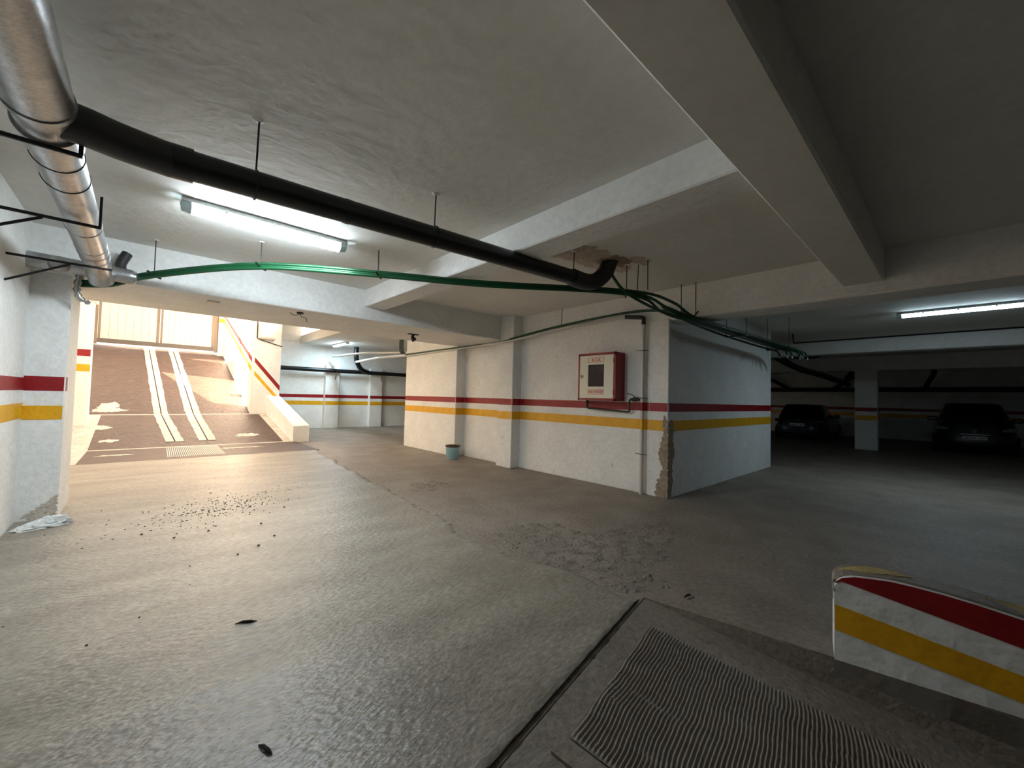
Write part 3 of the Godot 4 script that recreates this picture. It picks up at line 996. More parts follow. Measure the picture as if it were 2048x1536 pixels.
# ---------------------------------------------------------------- things
func gate() -> void:
	var v := 24.0
	var g := thing("vehicle_gate", P(0.46, v, 3.28), "tall two-leaf cream sheet metal gate at the top of the ramp", "gate")
	var st := st_new()
	bevel(st, -1.62, -1.50, v - 0.06, v + 0.06, 3.25, 5.3, 0.008)
	obj("post", st, M.gate_frame, g)
	st = st_new()
	bevel(st, 2.43, 2.56, v - 0.06, v + 0.06, 3.25, 5.3, 0.008)
	obj("post", st, M.gate_frame, g)
	for leaf in [[-1.49, 0.44, 3, 7], [0.47, 2.42, 4, 9]]:
		var x0: float = leaf[0]
		var x1: float = leaf[1]
		st = st_new()
		for s in [[x0, x0 + 0.08], [x1 - 0.10, x1]]:
			bevel(st, s[0], s[1], v - 0.035, v + 0.035, 3.31, 5.25, 0.006)
		bevel(st, x0, x1, v - 0.03, v + 0.03, 5.17, 5.25, 0.006)
		var lf := obj("gate_leaf", st, M.gate_frame, g)
		st = st_new()
		bevel(st, x0 - 0.03, x1, v - 0.045, v + 0.04, 3.31, 3.50, 0.006)
		obj("bottom_rail", st, M.gate_rail, lf)
		var n: int = leaf[3]
		var rng := RandomNumberGenerator.new()
		rng.seed = leaf[2]
		var a := x0 + 0.08
		for i in n:
			var b := lerpf(x0 + 0.08, x1 - 0.10, (i + 1.0) / n)
			st = st_new()
			var d := rng.randf_range(0.0, 0.008)
			hexa(st, [P(a + 0.004, v - 0.02 - d, 3.50), P(b - 0.004, v - 0.02 - d, 3.50), P(b - 0.012, v + 0.01, 3.50), P(a + 0.012, v + 0.01, 3.50), P(a + 0.004, v - 0.02 - d, 5.17), P(b - 0.004, v - 0.02 - d, 5.17), P(b - 0.012, v + 0.01, 5.17), P(a + 0.012, v + 0.01, 5.17)])
			obj("sheet", st, M.gate_sheet, lf)
			st = st_new()
			slab(st, b - 0.012, b + 0.012, v + 0.0, v + 0.012, 3.50, 5.17)
			obj("sheet_seam", st, M.gate_frame, lf)
			a = b
	# piers with the end of the yellow stripe
	for s in [[-2.0, -1.63], [2.57, 2.79]]:
		st = st_new()
		slab(st, s[0], s[1], v - 0.15, v + 0.3, 3.1, 5.4)
		var p := solid("gate_pier", st, M.plaster, "white masonry pier with yellow band %s" % ("left of the ramp gate" if s[0] < 0 else "where the gate meets the sunlit wall"), "pier")
		stripe_v(p, v - 0.15, s[0], s[1], -1.0, M.yellow, 4.72, 4.90, "yellow_stripe")

func lamp(a: Vector3, b: Vector3, drop: float, label: String, energy: float, glow: float, tint: Color) -> void:
	# a, b: ends on the ceiling
	var d := (b - a).normalized()
	var s := d.cross(Vector3.UP).normalized()
	var up := Vector3.UP
	var mid := (a + b) / 2.0
	var t := thing("fluorescent_lamp", mid - up * drop, label, "lamp", "fluorescent ceiling lamps")
	var half := a.distance_to(b) / 2.0
	var st := st_new()
	# housing tray
	var w := 0.07
	var top := mid
	var sec := [[-w * 0.75, 0.0], [w * 0.75, 0.0], [w, -0.045], [-w, -0.045]]
	var pa := []
	var pb := []
	for q in sec:
		pa.append(top - d * half + s * q[0] + up * q[1])
		pb.append(top + d * half + s * q[0] + up * q[1])
	hexa(st, [pa[3], pa[2], pb[2], pb[3], pa[0], pa[1], pb[1], pb[0]])
	obj("housing", st, M.lamp_base, t)
	# diffuser: rounded trough
	st = st_new()
	var n := 10
	var dh := half - 0.07
	for i in n:
		var a0 := PI * i / n
		var a1 := PI * (i + 1) / n
		var q0 := s * cos(a0) * w * 0.92 - up * (0.045 + pow(sin(a0), 0.6) * (drop - 0.045))
		var q1 := s * cos(a1) * w * 0.92 - up * (0.045 + pow(sin(a1), 0.6) * (drop - 0.045))
		var nm := ((q0 + q1) / 2.0 + up * 0.045).normalized()
		quad(st, top - d * dh + q0, top + d * dh + q0, top + d * dh + q1, top - d * dh + q1, nm)
	var tm := mat(Color(0.95, 0.97, 0.97), 0.4)
	tm.emission_enabled = true
	tm.emission = tint
	tm.emission_energy_multiplier = glow
	obj("tube_diffuser", st, tm, t)
	for e in [-1.0, 1.0]:
		st = st_new()
		for i in n:
			var a0 := PI * i / n
			var a1 := PI * (i + 1) / n
			for r in [[dh, 1.0, half, 0.86], [half, 0.86, half + 0.012, 0.0]]:
				var q00: Vector3 = s * cos(a0) * w * 0.95 * r[1] - up * (0.045 + pow(sin(a0), 0.6) * (drop - 0.045) * r[1])
				var q01: Vector3 = s * cos(a1) * w * 0.95 * r[1] - up * (0.045 + pow(sin(a1), 0.6) * (drop - 0.045) * r[1])
				var q10: Vector3 = s * cos(a0) * w * 0.95 * r[3] - up * (0.045 + pow(sin(a0), 0.6) * (drop - 0.045) * r[3])
				var q11: Vector3 = s * cos(a1) * w * 0.95 * r[3] - up * (0.045 + pow(sin(a1), 0.6) * (drop - 0.045) * r[3])
				var nm: Vector3 = ((q00 + q01) / 2.0 + up * 0.045 + d * e * 0.02).normalized()
				quad(st, top + d * e * r[0] + q00, top + d * e * r[2] + q10, top + d * e * r[2] + q11, top + d * e * r[0] + q01, nm)
		obj("end_cap", st, M.lamp_end, t)
	for e in [-0.55, 0.0, 0.55]:
		for k in [-1.0, 1.0]:
			st = st_new()
			var c: Vector3 = top + d * half * e + s * k * (w + 0.002) - up * 0.05
			hexa(st, [c - d * 0.012 - s * 0.004 - up * 0.018, c + d * 0.012 - s * 0.004 - up * 0.018, c + d * 0.012 + s * 0.004 - up * 0.018, c - d * 0.012 + s * 0.004 - up * 0.018, c - d * 0.012 - s * 0.004 + up * 0.018, c + d * 0.012 - s * 0.004 + up * 0.018, c + d * 0.012 + s * 0.004 + up * 0.018, c - d * 0.012 + s * 0.004 + up * 0.018])
			obj("clip", st, M.clip, t)
	var l := AreaLight3D.new()
	l.name = "lamp_light"
	l.area_size = Vector2(dh * 2.0, w * 1.8)
	l.light_color = tint
	l.light_energy = energy
	l.shadow_enabled = true
	l.set("area_range", 40.0)
	l.set("area_attenuation", 2.0)
	t.add_child(l)
	# face down: -Z down, X along d
	l.transform = Transform3D(Basis(d, s, up) if d.cross(s).dot(up) > 0 else Basis(d, -s, up), -up * 0.006)

func rod(called: String, top: Vector3, bottom: Vector3, label: String, cat: String, group: String, bracket := true, m: Material = null) -> void:
	var t := thing(called, bottom, label, cat, group)
	var st := st_new()
	tube(st, [top, bottom], 0.006, 6)
	obj("rod", st, m if m else M.wire, t)
	st = st_new()
	lathe(st, top, Vector3.DOWN, [Vector2(0.03, 0.0), Vector2(0.022, 0.006), Vector2(0.0, 0.01)], 10)
	obj("ceiling_plug", st, M.plaster, t)
	if bracket:
		st = st_new()
		tube(st, [bottom + Vector3(-0.06, 0.02, 0.06), bottom + Vector3(0.02, -0.015, -0.02), bottom + Vector3(0.06, -0.02, -0.05)], 0.012, 6)
		obj("hook", st, M.green_dark, t)

func pipes() -> void:
	# galvanised duct along the left wall
	var x := -0.40
	var u := 2.725
	var d := thing("metal_duct", P(x, 3.0, u), "shiny galvanised steel duct running along the left wall under the ceiling", "duct")
	var st := st_new()
	tube(st, [P(x, -3.0, u), P(x, 2.72, u)], 0.118, 32)
	obj("duct_section", st, M.galv, d)
	st = st_new()
	tube(st, [P(x, 2.70, u), P(x, 2.735, u)], 0.124, 32)
	obj("collar", st, M.galv, d)
	st = st_new()
	tube(st, [P(x, 2.95, u), P(x, 3.13, u)], 0.119, 32)
	obj("collar", st, M.galv, d)
	st = st_new()
	tube(st, [P(x, 2.7, u), P(x, 5.85, u)], 0.105, 32)
	obj("duct_section", st, M.galv, d)
	for v in [3.3, 3.62, 4.6, 5.2, 5.4, 5.62]:
		st = st_new()
		torus(st, P(x, v, u), P(0, 1, 0), 0.106, 0.0035, 32, 6)
		obj("seam_ring", st, M.galv if v > 4.0 else M.black_iron, d)
	st = st_new()
	tube(st, smooth_path([P(x, 5.8, u), P(x, 6.0, u - 0.01), P(x, 6.15, u - 0.05), P(x + 0.02, 6.25, u - 0.12)], 5), 0.103, 28)
	obj("elbow", st, M.galv, d)
	# cross pipe with rounded caps behind it
	var c := thing("metal_stub_pipe", P(-0.5, 6.3, 2.72), "short galvanised cross pipe with domed caps behind the duct end", "pipe")
	st = st_new()
	tube(st, [P(-0.93, 6.36, 2.74), P(-0.16, 6.36, 2.72)], 0.082, 24)
	obj("pipe", st, M.galv, c)
	st = st_new()
	lathe(st, P(-0.16, 6.36, 2.72), P(1, 0, 0), [Vector2(0.082, 0.0), Vector2(0.08, 0.02), Vector2(0.065, 0.05), Vector2(0.035, 0.068), Vector2(0.0, 0.073)], 24)
	obj("cap", st, M.galv, c)
	st = st_new()
	lathe(st, P(-0.70, 6.30, 2.72), P(0, -1, 0), [Vector2(0.085, 0.0), Vector2(0.082, 0.03), Vector2(0.06, 0.06), Vector2(0.03, 0.075), Vector2(0.0, 0.08)], 24)
	obj("cap", st, M.galv, c)
	st = st_new()
	tube(st, smooth_path([P(-0.22, 6.4, 2.75), P(-0.25, 6.42, 2.85), P(-0.2, 6.45, 3.0)], 4), 0.05, 12)
	obj("foil_sleeve", st, M.black_elbow, c)
	# crumpled foil end hanging at the column
	var h := thing("foil_sleeve", P(-0.5, 6.5, 2.5), "crumpled grey foil sleeve hanging from the duct at the column edge", "sleeve")
	st = st_new()
	var fp := smooth_path([P(-0.56, 6.42, 2.66), P(-0.575, 6.43, 2.56), P(-0.57, 6.44, 2.46), P(-0.53, 6.45, 2.40), P(-0.47, 6.45, 2.37)], 4)
	var rr := []
	for i in fp.size():
		rr.append(0.032 + 0.010 * sin(i * 2.3) - 0.0008 * i)
	tube(st, fp, rr, 10)
	obj("sleeve", st, M.galv, h)

	# black drain pipe across the bay
	var b := thing("drain_pipe", P(1.8, 2.97, 2.75), "thick black plastic drain pipe slung under the ceiling on wire hangers", "pipe")
	st = st_new()
	tube(st, [P(0.0, 2.97, 2.737), P(3.62, 2.97, 2.86)], 0.084, 28)
	obj("pipe", st, M.black, b)
	st = st_new()
	tube(st, smooth_path([P(-0.44, 2.86, 2.725), P(-0.28, 2.88, 2.73), P(-0.14, 2.93, 2.733), P(0.06, 2.97, 2.737)], 5), 0.092, 28)
	obj("elbow", st, M.black_elbow, b)
	st = st_new()
	tube(st, [P(0.04, 2.97, 2.738), P(0.16, 2.97, 2.742)], 0.093, 28)
	obj("coupling", st, M.black, b)
	st = st_new()
	tube(st, [P(1.02, 2.97, 2.771), P(1.06, 2.97, 2.772)], 0.087, 28)
	obj("coupling", st, M.black, b)
	st = st_new()
	tube(st, smooth_path([P(3.60, 2.97, 2.86), P(3.85, 2.97, 2.86), P(4.02, 2.95, 2.90), P(4.15, 2.90, 3.02), P(4.20, 2.86, 3.19)], 6), 0.098, 28)
	obj("elbow", st, M.black_elbow, b)
	st = st_new()
	ragged(st, P(4.22, 2.84, CEIL), P(1, 0, 0), P(0, 1, 0), P(0, 0, -1), [Vector2(-0.16, -0.14), Vector2(0.14, -0.18), Vector2(0.24, 0.02), Vector2(0.08, 0.16), Vector2(-0.14, 0.14)], 0.03, 5, 0.012)
	obj("hole_mortar", st, M.mortar, b)
	for q in [0.47, 1.77, 3.63]:
		st = st_new()
		var uu: float = 2.737 + q / 3.62 * 0.123
		torus(st, P(q, 2.97, uu), P(1, 0, 0.03), 0.088, 0.0055, 28, 6)
		obj("clamp_ring", st, M.wire, b)
		st = st_new()
		tube(st, [P(q, 2.97, uu + 0.088), P(q + 0.005, 2.97, CEIL)], 0.006, 6)
		obj("hanger_wire", st, M.wire, b)
		st = st_new()
		lathe(st, P(q, 2.97, CEIL), Vector3.DOWN, [Vector2(0.035, 0.0), Vector2(0.025, 0.006), Vector2(0.0, 0.012)], 10)
		obj("ceiling_plug", st, M.plaster, b)

	# brackets under the duct
	for q in [[2.92, 2.60, 0.10, "black angle bracket under the duct beside the drain pipe branch"], [4.14, 2.60, 0.22, "black angle bracket with tall upturned tip midway along the duct"], [5.55, 2.60, 0.0, "black angle bracket under the duct end near the column"]]:
		var v: float = q[0]
		var br := thing("wall_bracket", P(-0.93, v, q[1]), q[3], "bracket", "duct brackets on the left wall")
		st = st_new()
		bevel(st, -0.93, -0.27, v - 0.008, v + 0.008, q[1] - 0.016, q[1] + 0.004, 0.002)
		obj("arm", st, M.black_iron, br)
		if q[2] > 0:
			st = st_new()
			bevel(st, -0.285, -0.268, v - 0.008, v + 0.008, q[1], q[1] + q[2], 0.002)
			obj("upstand", st, M.black_iron, br)
		st = st_new()
		tube(st, [P(-0.93, v, q[1] - 0.24), P(-0.55, v, q[1] - 0.015)], 0.010, 6)
		obj("brace", st, M.black_iron, br)

	# bundle of green conduits: shared route, then many strands along the block wall
	var route := [P(-0.6, 6.5, 2.56), P(-0.32, 6.47, 2.61), P(0.04, 6.22, 2.74), P(0.94, 5.37, 2.865), P(2.0, 4.6, 2.85), P(3.0, 3.85, 2.80), P(4.45, 2.74, 2.78), P(5.2, 2.62, 2.71), P(5.76, 2.52, 2.62), P(6.7, 2.40, 2.58), P(8.0, 2.36, 2.575), P(9.0, 2.34, 2.575), P(9.75, 2.30, 2.575), P(9.98, 2.27, 2.55), P(10.06, 2.25, 2.47)]
	var offs := [[0.0, 0.0, 0], [0.03, 0.024, 0], [0.005, 0.048, 0], [-0.03, -0.01, 6], [0.05, 0.01, 7], [0.08, 0.02, 7], [-0.06, 0.0, 8], [0.11, 0.0, 8], [-0.09, 0.01, 8]]
	var names := ["green conduit lying lowest in the cable bundle along the ceiling", "green conduit in the middle of the cable bundle along the ceiling", "green conduit topmost in the cable bundle along the ceiling"]
	for i in offs.size():
		var o: Array = offs[i]
		var start: int = o[2]
		var pts := []
		for k in range(start, route.size()):
			var q: Vector3 = route[k]
			var spread := 1.0 if k > 8 else 0.35
			var side := float(o[0]) * spread
			var fan := (float(i) - 4.0) * 0.035 * clampf((k - 7.0) / 3.0, 0.0, 1.0)
			var short := clampf((k - 11.0), 0.0, 1.0) * (float(i) - 4.0) * 0.09
			var sag := (1.0 - i) * 0.035 * maxf(0.0, 1.0 - absf(k - 7.0)) if i < 3 else 0.0
			pts.append(q + P(side * 0.3 - short, side + fan + sag * 2.0, float(o[1]) - sag))
		if start == 6:
			pts.push_front(P(4.28, 2.86, 2.98))
			pts.push_front(P(4.18, 2.88, 3.14))
			pts[3] += P(0.05, 0.0, -0.07)
		elif start > 6:
			pts[0] += P(0.1, 0.1, 0.05)
		var cn := thing("green_conduit", pts[0], names[i] if i < 3 else "green conduit strand beside the block wall ending in an open white tip", "conduit", "" if i < 3 else "conduit strands beside the block")
		st = st_new()
		tube(st, smooth_path(pts, 6), 0.019, 10)
		obj("conduit_run", st, M.green, cn)
		st = st_new()
		var e: Vector3 = pts[pts.size() - 1]
		tube(st, [e, e + P(0.01, 0.0, -0.05)], 0.012, 10)
		obj("open_tip", st, M.clip, cn)
	# conduit along the wall top to the riser pipe
	var wc := thing("green_conduit", P(5.75, 5.0, 2.79), "green conduit running along the cabinet wall above the steel pipe", "conduit")
	st = st_new()
	tube(st, smooth_path([P(5.82, 2.62, 2.72), P(5.76, 3.0, 2.83), P(5.76, 3.6, 2.88), P(5.76, 4.95, 2.83), P(5.585, 6.08, 2.68), P(5.58, 6.5, 2.63), P(5.54, 8.0, 2.62), P(5.53, 10.6, 2.61)], 6), 0.021, 10)
	obj("conduit_run", st, M.green, wc)
	# ladder pieces holding the strands
	for q in [[6.0, 2.56, 2.62, 0.12], [7.0, 2.36, 2.545, 0.32], [9.2, 2.34, 2.545, 0.40]]:
		var ld := thing("cable_tray_rung", P(q[0], q[1], q[2]), "dark green crossbar carrying conduits beside the block %s" % ("under the white beam" if q[0] < 6.5 else "near its middle" if q[0] < 8 else "near its far corner"), "bracket")
		st = st_new()
		bevel(st, q[0] - 0.025, q[0] + 0.025, q[1] - q[3] / 2, q[1] + q[3] / 2, q[2] - 0.02, q[2], 0.004)
		obj("bar", st, M.green_dark, ld)
		for e in [-1.0, 1.0]:
			st = st_new()
			tube(st, [P(q[0], q[1] + e * q[3] * 0.46, q[2]), P(q[0], q[1] + e * q[3] * 0.46, 2.70 if q[0] < 6.4 else CEIL)], 0.005, 6)
			obj("hanger_wire", st, M.wire, ld)
	# rods holding the bundle
	for q in [[0.04, 6.22, 2.76, "rod nearest the duct end"], [0.94, 5.37, 2.885, "pale rod below the left fluorescent lamp"], [2.0, 4.60, 2.865, "rod beside the slim ceiling beam"], [4.45, 2.78, 2.79, "rod below the drain pipe elbow"], [5.70, 2.66, 2.72, "straight rod beside the block corner"], [5.72, 2.46, 2.70, "slanting rod beside the block corner"]]:
		rod("conduit_hanger", P(q[0], q[1], CEIL), P(q[0], q[1], q[2]), "thin hanging " + q[3] + ", holding green conduits", "hanger", "conduit hanger rods")
	rod("hanging_wire", P(4.44, 2.49, CEIL), P(4.47, 2.50, 2.80), "loose wire with white tip hanging beside the drain pipe hole", "wire", "", false)
	rod("hanging_wire", P(4.52, 2.66, CEIL), P(4.50, 2.66, 2.82), "thin wire hanging straight between drain pipe hole and loose wire", "wire", "", false)
	rod("hanging_wire", P(5.80, 5.0, CEIL), P(5.78, 5.0, 2.84), "thin wire holding the steel pipe on the cabinet wall", "wire", "", false)

	# steel pipe on the cabinet wall
	var w := thing("steel_water_pipe", P(5.78, 3.31, 0.0), "grey steel riser pipe standing at the wall beside the fire cabinet", "pipe")
	st = st_new()
	tube(st, [P(5.80, 3.31, 0.0), P(5.80, 3.31, 2.73)], 0.031, 16)
	obj("riser", st, M.pipe_steel, w)
	st = st_new()
	tube(st, [P(5.80, 3.31, 2.66), P(5.80, 3.31, 2.76), P(5.79, 3.36, 2.78), P(5.78, 3.62, 2.82)], 0.034, 14)
	obj("elbow", st, M.feed, w)
	st = st_new()
	tube(st, [P(5.775, 3.6, 2.82), P(5.775, 4.95, 2.785), P(5.56, 6.2, 2.62), P(5.55, 10.7, 2.57)], 0.022, 14)
	obj("branch", st, M.pipe_steel, w)
	for uu in [0.62, 1.50, 2.25]:
		st = st_new()
		torus(st, P(5.80, 3.31, uu), Vector3.UP, 0.033, 0.006, 16, 6)
		tube(st, [P(5.80, 3.34, uu), P(5.80, 3.42, uu + 0.005)], 0.005, 6)
		tube(st, [P(5.80, 3.28, uu), P(5.80, 3.22, uu - 0.005)], 0.005, 6)
		obj("pipe_clamp", st, M.wire, w)
	st = st_new()
	tube(st, [P(5.80, 3.31, 1.30), P(5.80, 3.31, 1.43)], 0.0318, 16)
	obj("red_paint_ring", st, M.red, w)
	st = st_new()
	tube(st, [P(5.80, 3.31, 1.005), P(5.80, 3.31, 1.165)], 0.0318, 16)
	obj("yellow_paint_ring", st, M.yellow, w)
	# feed to the cabinet with valve
	var f := thing("feed_pipe", P(5.78, 3.9, 1.3), "dark narrow feed pipe bending under the red fire cabinet", "pipe")
	st = st_new()
	tube(st, [P(5.79, 3.33, 1.475), P(5.79, 3.50, 1.475), P(5.79, 3.53, 1.46), P(5.79, 3.53, 1.29), P(5.79, 3.55, 1.272), P(5.79, 4.34, 1.305), P(5.79, 4.37, 1.32), P(5.79, 4.37, 1.46)], 0.0165, 12)
	obj("pipe", st, M.feed, f)
	st = st_new()
	tube(st, [P(5.79, 3.37, 1.475), P(5.79, 3.42, 1.475), P(5.79, 3.47, 1.475), P(5.79, 3.50, 1.475)], [0.022, 0.03, 0.03, 0.022], 12)
	obj("valve", st, M.feed, f)
	st = st_new()
	tube(st, [P(5.79, 4.37, 1.38), P(5.79, 4.37, 1.44)], 0.026, 12)
	obj("union_nut", st, M.feed, f)
	st = st_new()
	tube(st, smooth_path([P(5.77, 3.42, 1.50), P(5.76, 3.46, 1.545), P(5.76, 3.56, 1.565)], 4), 0.007, 6)
	obj("valve_lever", st, M.wire, f)

func cabinet() -> void:
	# wall face x = 5.87; cabinet proud by 0.26
	var v0 := 3.675
	var v1 := 4.43
	var u0 := 1.44
	var u1 := 2.24
	var x0 := 5.60
	var c := thing("fire_hose_cabinet", P(5.87, (v0 + v1) / 2, u0), "red steel fire hose cabinet with white door lettered RIA and INCENDIE", "cabinet")
	var st := st_new()
	bevel(st, x0 + 0.02, 5.875, v0, v1, u0, u1, 0.006)
	obj("body", st, M.cabinet_red, c)
	st = st_new()
	for q in [[v0, v1, u1 - 0.035, u1], [v0, v1, u0, u0 + 0.035], [v0, v0 + 0.035, u0, u1], [v1 - 0.035, v1, u0, u1]]:
		slab(st, x0, x0 + 0.022, q[0], q[1], q[2], q[3])
	obj("front_frame", st, M.cabinet_red, c)
	# door with window opening
	var wv0 := 3.895
	var wv1 := 4.215
	var wu0 := 1.675
	var wu1 := 2.045
	st = st_new()
	var dx := x0 - 0.004
	for q in [[v0 + 0.04, wv0, u0 + 0.04, u1 - 0.04], [wv1, v1 - 0.04, u0 + 0.04, u1 - 0.04], [wv0, wv1, u0 + 0.04, wu0], [wv0, wv1, wu1, u1 - 0.04]]:
		slab(st, dx, x0 + 0.015, q[0], q[1], q[2], q[3])
	var door := obj("door", st, M.cabinet_white, c)
	st = st_new()
	slab(st, x0 + 0.012, x0 + 0.016, wv0, wv1, wu0, wu1)
	obj("window_back", st, mat(Color(0.16, 0.11, 0.12), 0.7), door)
	st = st_new()
	for r in [0.035, 0.065, 0.095]:
		torus(st, P(x0 + 0.010, (wv0 + wv1) / 2 - 0.03, (wu0 + wu1) / 2 - 0.03), P(1, 0, 0), r, 0.006, 28, 6)
	obj("hose_reel", st, mat(Color(0.30, 0.22, 0.22), 0.7), door)
	st = st_new()
	quad(st, P(x0, wv0, wu0), P(x0, wv1, wu0), P(x0, wv1, wu1), P(x0, wv0, wu1), P(-1, 0, 0))
	var glass := mat(Color(0.30, 0.22, 0.23, 0.12), 0.0)
	glass.metallic_specular = 0.2
	glass.transparency = BaseMaterial3D.TRANSPARENCY_ALPHA
	obj("window_pane", st, glass, door)
	# lettering
	var font := SystemFont.new()
	font.font_names = PackedStringArray(["Droid Sans"])
	font.font_weight = 700
	for s in [["R.I.A", 2.12, 0.070, 1.2], ["INCENDIE", 1.585, 0.066, 0.95]]:
		var tm := TextMesh.new()
		tm.text = s[0]
		tm.font = font
		tm.font_size = 48
		tm.pixel_size = 0.00115 * s[2] / 0.056
		tm.depth = 0.002
		var o := MeshInstance3D.new()
		o.name = "lettering"
		o.mesh = tm
		o.material_override = M.print_red
		door.add_child(o, true)
		var off := Vector3.ZERO
		var p: Node = door
		while p is Node3D and p != self:
			off += (p as Node3D).position
			p = p.get_parent()
		o.transform = Transform3D(Basis(Vector3(0, 0, s[3]), Vector3(0, 1, 0), Vector3(-1, 0, 0)), P(dx - 0.001, (wv0 + wv1) / 2, s[1]) - off)
		st = st_new()
		var hw := 0.16
		var hh := 0.042
		var cv := (wv0 + wv1) / 2
		for q in [[cv - hw, cv + hw, s[1] + hh - 0.006, s[1] + hh], [cv - hw, cv + hw, s[1] - hh, s[1] - hh + 0.006], [cv - hw, cv - hw + 0.006, s[1] - hh, s[1] + hh], [cv + hw - 0.006, cv + hw, s[1] - hh, s[1] + hh]]:
			slab(st, dx - 0.001, dx, q[0], q[1], q[2], q[3])
		obj("lettering_border", st, M.print_red, door)
	st = st_new()
	lathe(st, P(dx, 4.345, 1.85), P(-1, 0, 0), [Vector2(0.034, 0.0), Vector2(0.034, 0.006), Vector2(0.026, 0.012), Vector2(0.0, 0.013)], 20)
	var lk := obj("lock", st, M.clip, door)
	st = st_new()
	slab(st, dx - 0.016, dx - 0.012, 4.338, 4.349, 1.832, 1.868)
	obj("keyhole", st, M.gap, lk)
	for uu in [1.58, 2.10]:
		st = st_new()
		tube(st, [P(dx + 0.002, v0 + 0.036, uu - 0.04), P(dx + 0.002, v0 + 0.036, uu + 0.04)], 0.008, 10)
		obj("hinge", st, M.cabinet_red, door)

func small_things() -> void:
	# flower pot
	var o := P(5.36, 7.86, 0.0)
	var p := thing("flower_pot", o, "pale blue glazed pot with brown rim standing against the white wall", "pot")
	var st := st_new()
	lathe(st, o, Vector3.UP, [Vector2(0.0, 0.0), Vector2(0.118, 0.0), Vector2(0.128, 0.012), Vector2(0.124, 0.035), Vector2(0.140, 0.07), Vector2(0.152, 0.14), Vector2(0.157, 0.20), Vector2(0.158, 0.285)], 32)
	obj("body", st, M.pot, p)
	st = st_new()
	lathe(st, o, Vector3.UP, [Vector2(0.157, 0.278), Vector2(0.168, 0.285), Vector2(0.176, 0.298), Vector2(0.174, 0.312), Vector2(0.162, 0.316), Vector2(0.150, 0.308), Vector2(0.146, 0.26)], 32)
	obj("rim", st, M.pot_rim, p)
	st = st_new()
	lathe(st, o, Vector3.UP, [Vector2(0.148, 0.272), Vector2(0.07, 0.285), Vector2(0.0, 0.28)], 24)
	obj("soil", st, M.soil, p)

	# white plastic bag at the column foot
	var bo := P(-0.70, 6.25, 0.012)
	var nz := FastNoiseLite.new()
	nz.seed = 6
	nz.frequency = 7.0
	nz.fractal_octaves = 3
	st = st_new()
	var na := 40
	var nb := 14
	var g := []
	for j in nb + 1:
		var row := []
		for i in na:
			var a := TAU * i / na
			var b := PI / 2 * j / nb
			var q := Vector3(cos(a) * cos(b) * 0.21, sin(b) * 0.105, sin(a) * cos(b) * 0.10)
			var k := 1.0 + 0.30 * nz.get_noise_3d(q.x * 3.0, q.y * 7.0, q.z * 5.0) + 0.10 * nz.get_noise_3d(q.x * 9.0, q.y * 14.0, q.z * 9.0)
			var w := q * k
			w.y = maxf(w.y * (0.85 + 0.5 * w.x / 0.21), 0.0)
			row.append(bo + w.rotated(Vector3.UP, 0.25))
		g.append(row)
	for j in nb:
		for i in na:
			var l := (i + 1) % na
			for t in [[g[j][i], g[j][l], g[j + 1][l]], [g[j][i], g[j + 1][l], g[j + 1][i]]]:
				var n: Vector3 = (t[1] - t[0]).cross(t[2] - t[0])
				if n.length() < 1e-9:
					continue
				n = n.normalized()
				if n.dot((t[0] + t[1] + t[2]) / 3.0 - bo + Vector3(0, 0.05, 0)) < 0:
					n = -n
				tri(st, t[0], t[1], t[2], n, n, n)
	var bag := obj("plastic_bag", st, M.bag)
	tag(bag, "crumpled white plastic bag lying at the foot of the striped column", "bag")

	# wall box on the ramp pillar
	var wb := thing("wall_unit", P(3.17, 16.5, 3.3), "cream wall mounted box high on the broad ramp pillar", "box")
	st = st_new()
	bevel(st, 2.92, 3.46, 16.42, 16.6, 3.30, 3.88, 0.04)
	obj("casing", st, M.box_white, wb)
	st = st_new()
	bevel(st, 2.99, 3.40, 16.405, 16.43, 3.36, 3.83, 0.02)
	obj("front_panel", st, M.box_white, wb)
	var cb := thing("black_cable", P(2.9, 16.58, 3.3), "black cable running around the cream wall box and along the pillar", "cable")
	st = st_new()
	tube(st, [P(2.90, 16.585, 3.95), P(2.90, 16.585, 3.33), P(3.05, 16.585, 3.26), P(3.70, 16.58, 3.10)], 0.014, 8)
	obj("cable", st, M.black_iron, cb)

	# soffit bits
	var sw := thing("bare_wire_socket", P(1.74, 6.80, 2.68), "broken light fitting with curling wires under the deep beam", "fitting")
	st = st_new()
	lathe(st, P(1.74, 6.80, 2.68), Vector3.DOWN, [Vector2(0.05, 0.0), Vector2(0.045, 0.02), Vector2(0.02, 0.025), Vector2(0.0, 0.026)], 14)
	obj("base", st, M.black_iron, sw)
	st = st_new()
	tube(st, smooth_path([P(1.74, 6.80, 2.66), P(1.68, 6.82, 2.63), P(1.62, 6.80, 2.64), P(1.60, 6.80, 2.66)], 5), 0.005, 6)
	tube(st, smooth_path([P(1.74, 6.80, 2.66), P(1.77, 6.82, 2.62), P(1.83, 6.80, 2.60), P(1.84, 6.80, 2.55)], 5), 0.005, 6)
	obj("wires", st, M.wire, sw)
	st = st_new()
	bevel(st, 0.60, 0.74, 6.86, 6.95, 2.655, 2.682, 0.004)
	tag(obj("ceiling_block", st, M.box_white), "small white plastic block fixed under the deep beam", "block")
	# fixture cluster near the block end
	var fx := thing("ceiling_spotlight", P(3.96, 7.34, 2.68), "dark unlit double ceiling fitting under the deep beam near the block", "fitting")
	st = st_new()
	bevel(st, 3.86, 4.08, 7.30, 7.38, 2.665, 2.682, 0.004)
	obj("base_plate", st, M.black_iron, fx)
	st = st_new()
	tube(st, [P(3.97, 7.34, 2.67), P(3.95, 7.34, 2.60)], 0.03, 12)
	obj("stem", st, M.wire, fx)
	st = st_new()
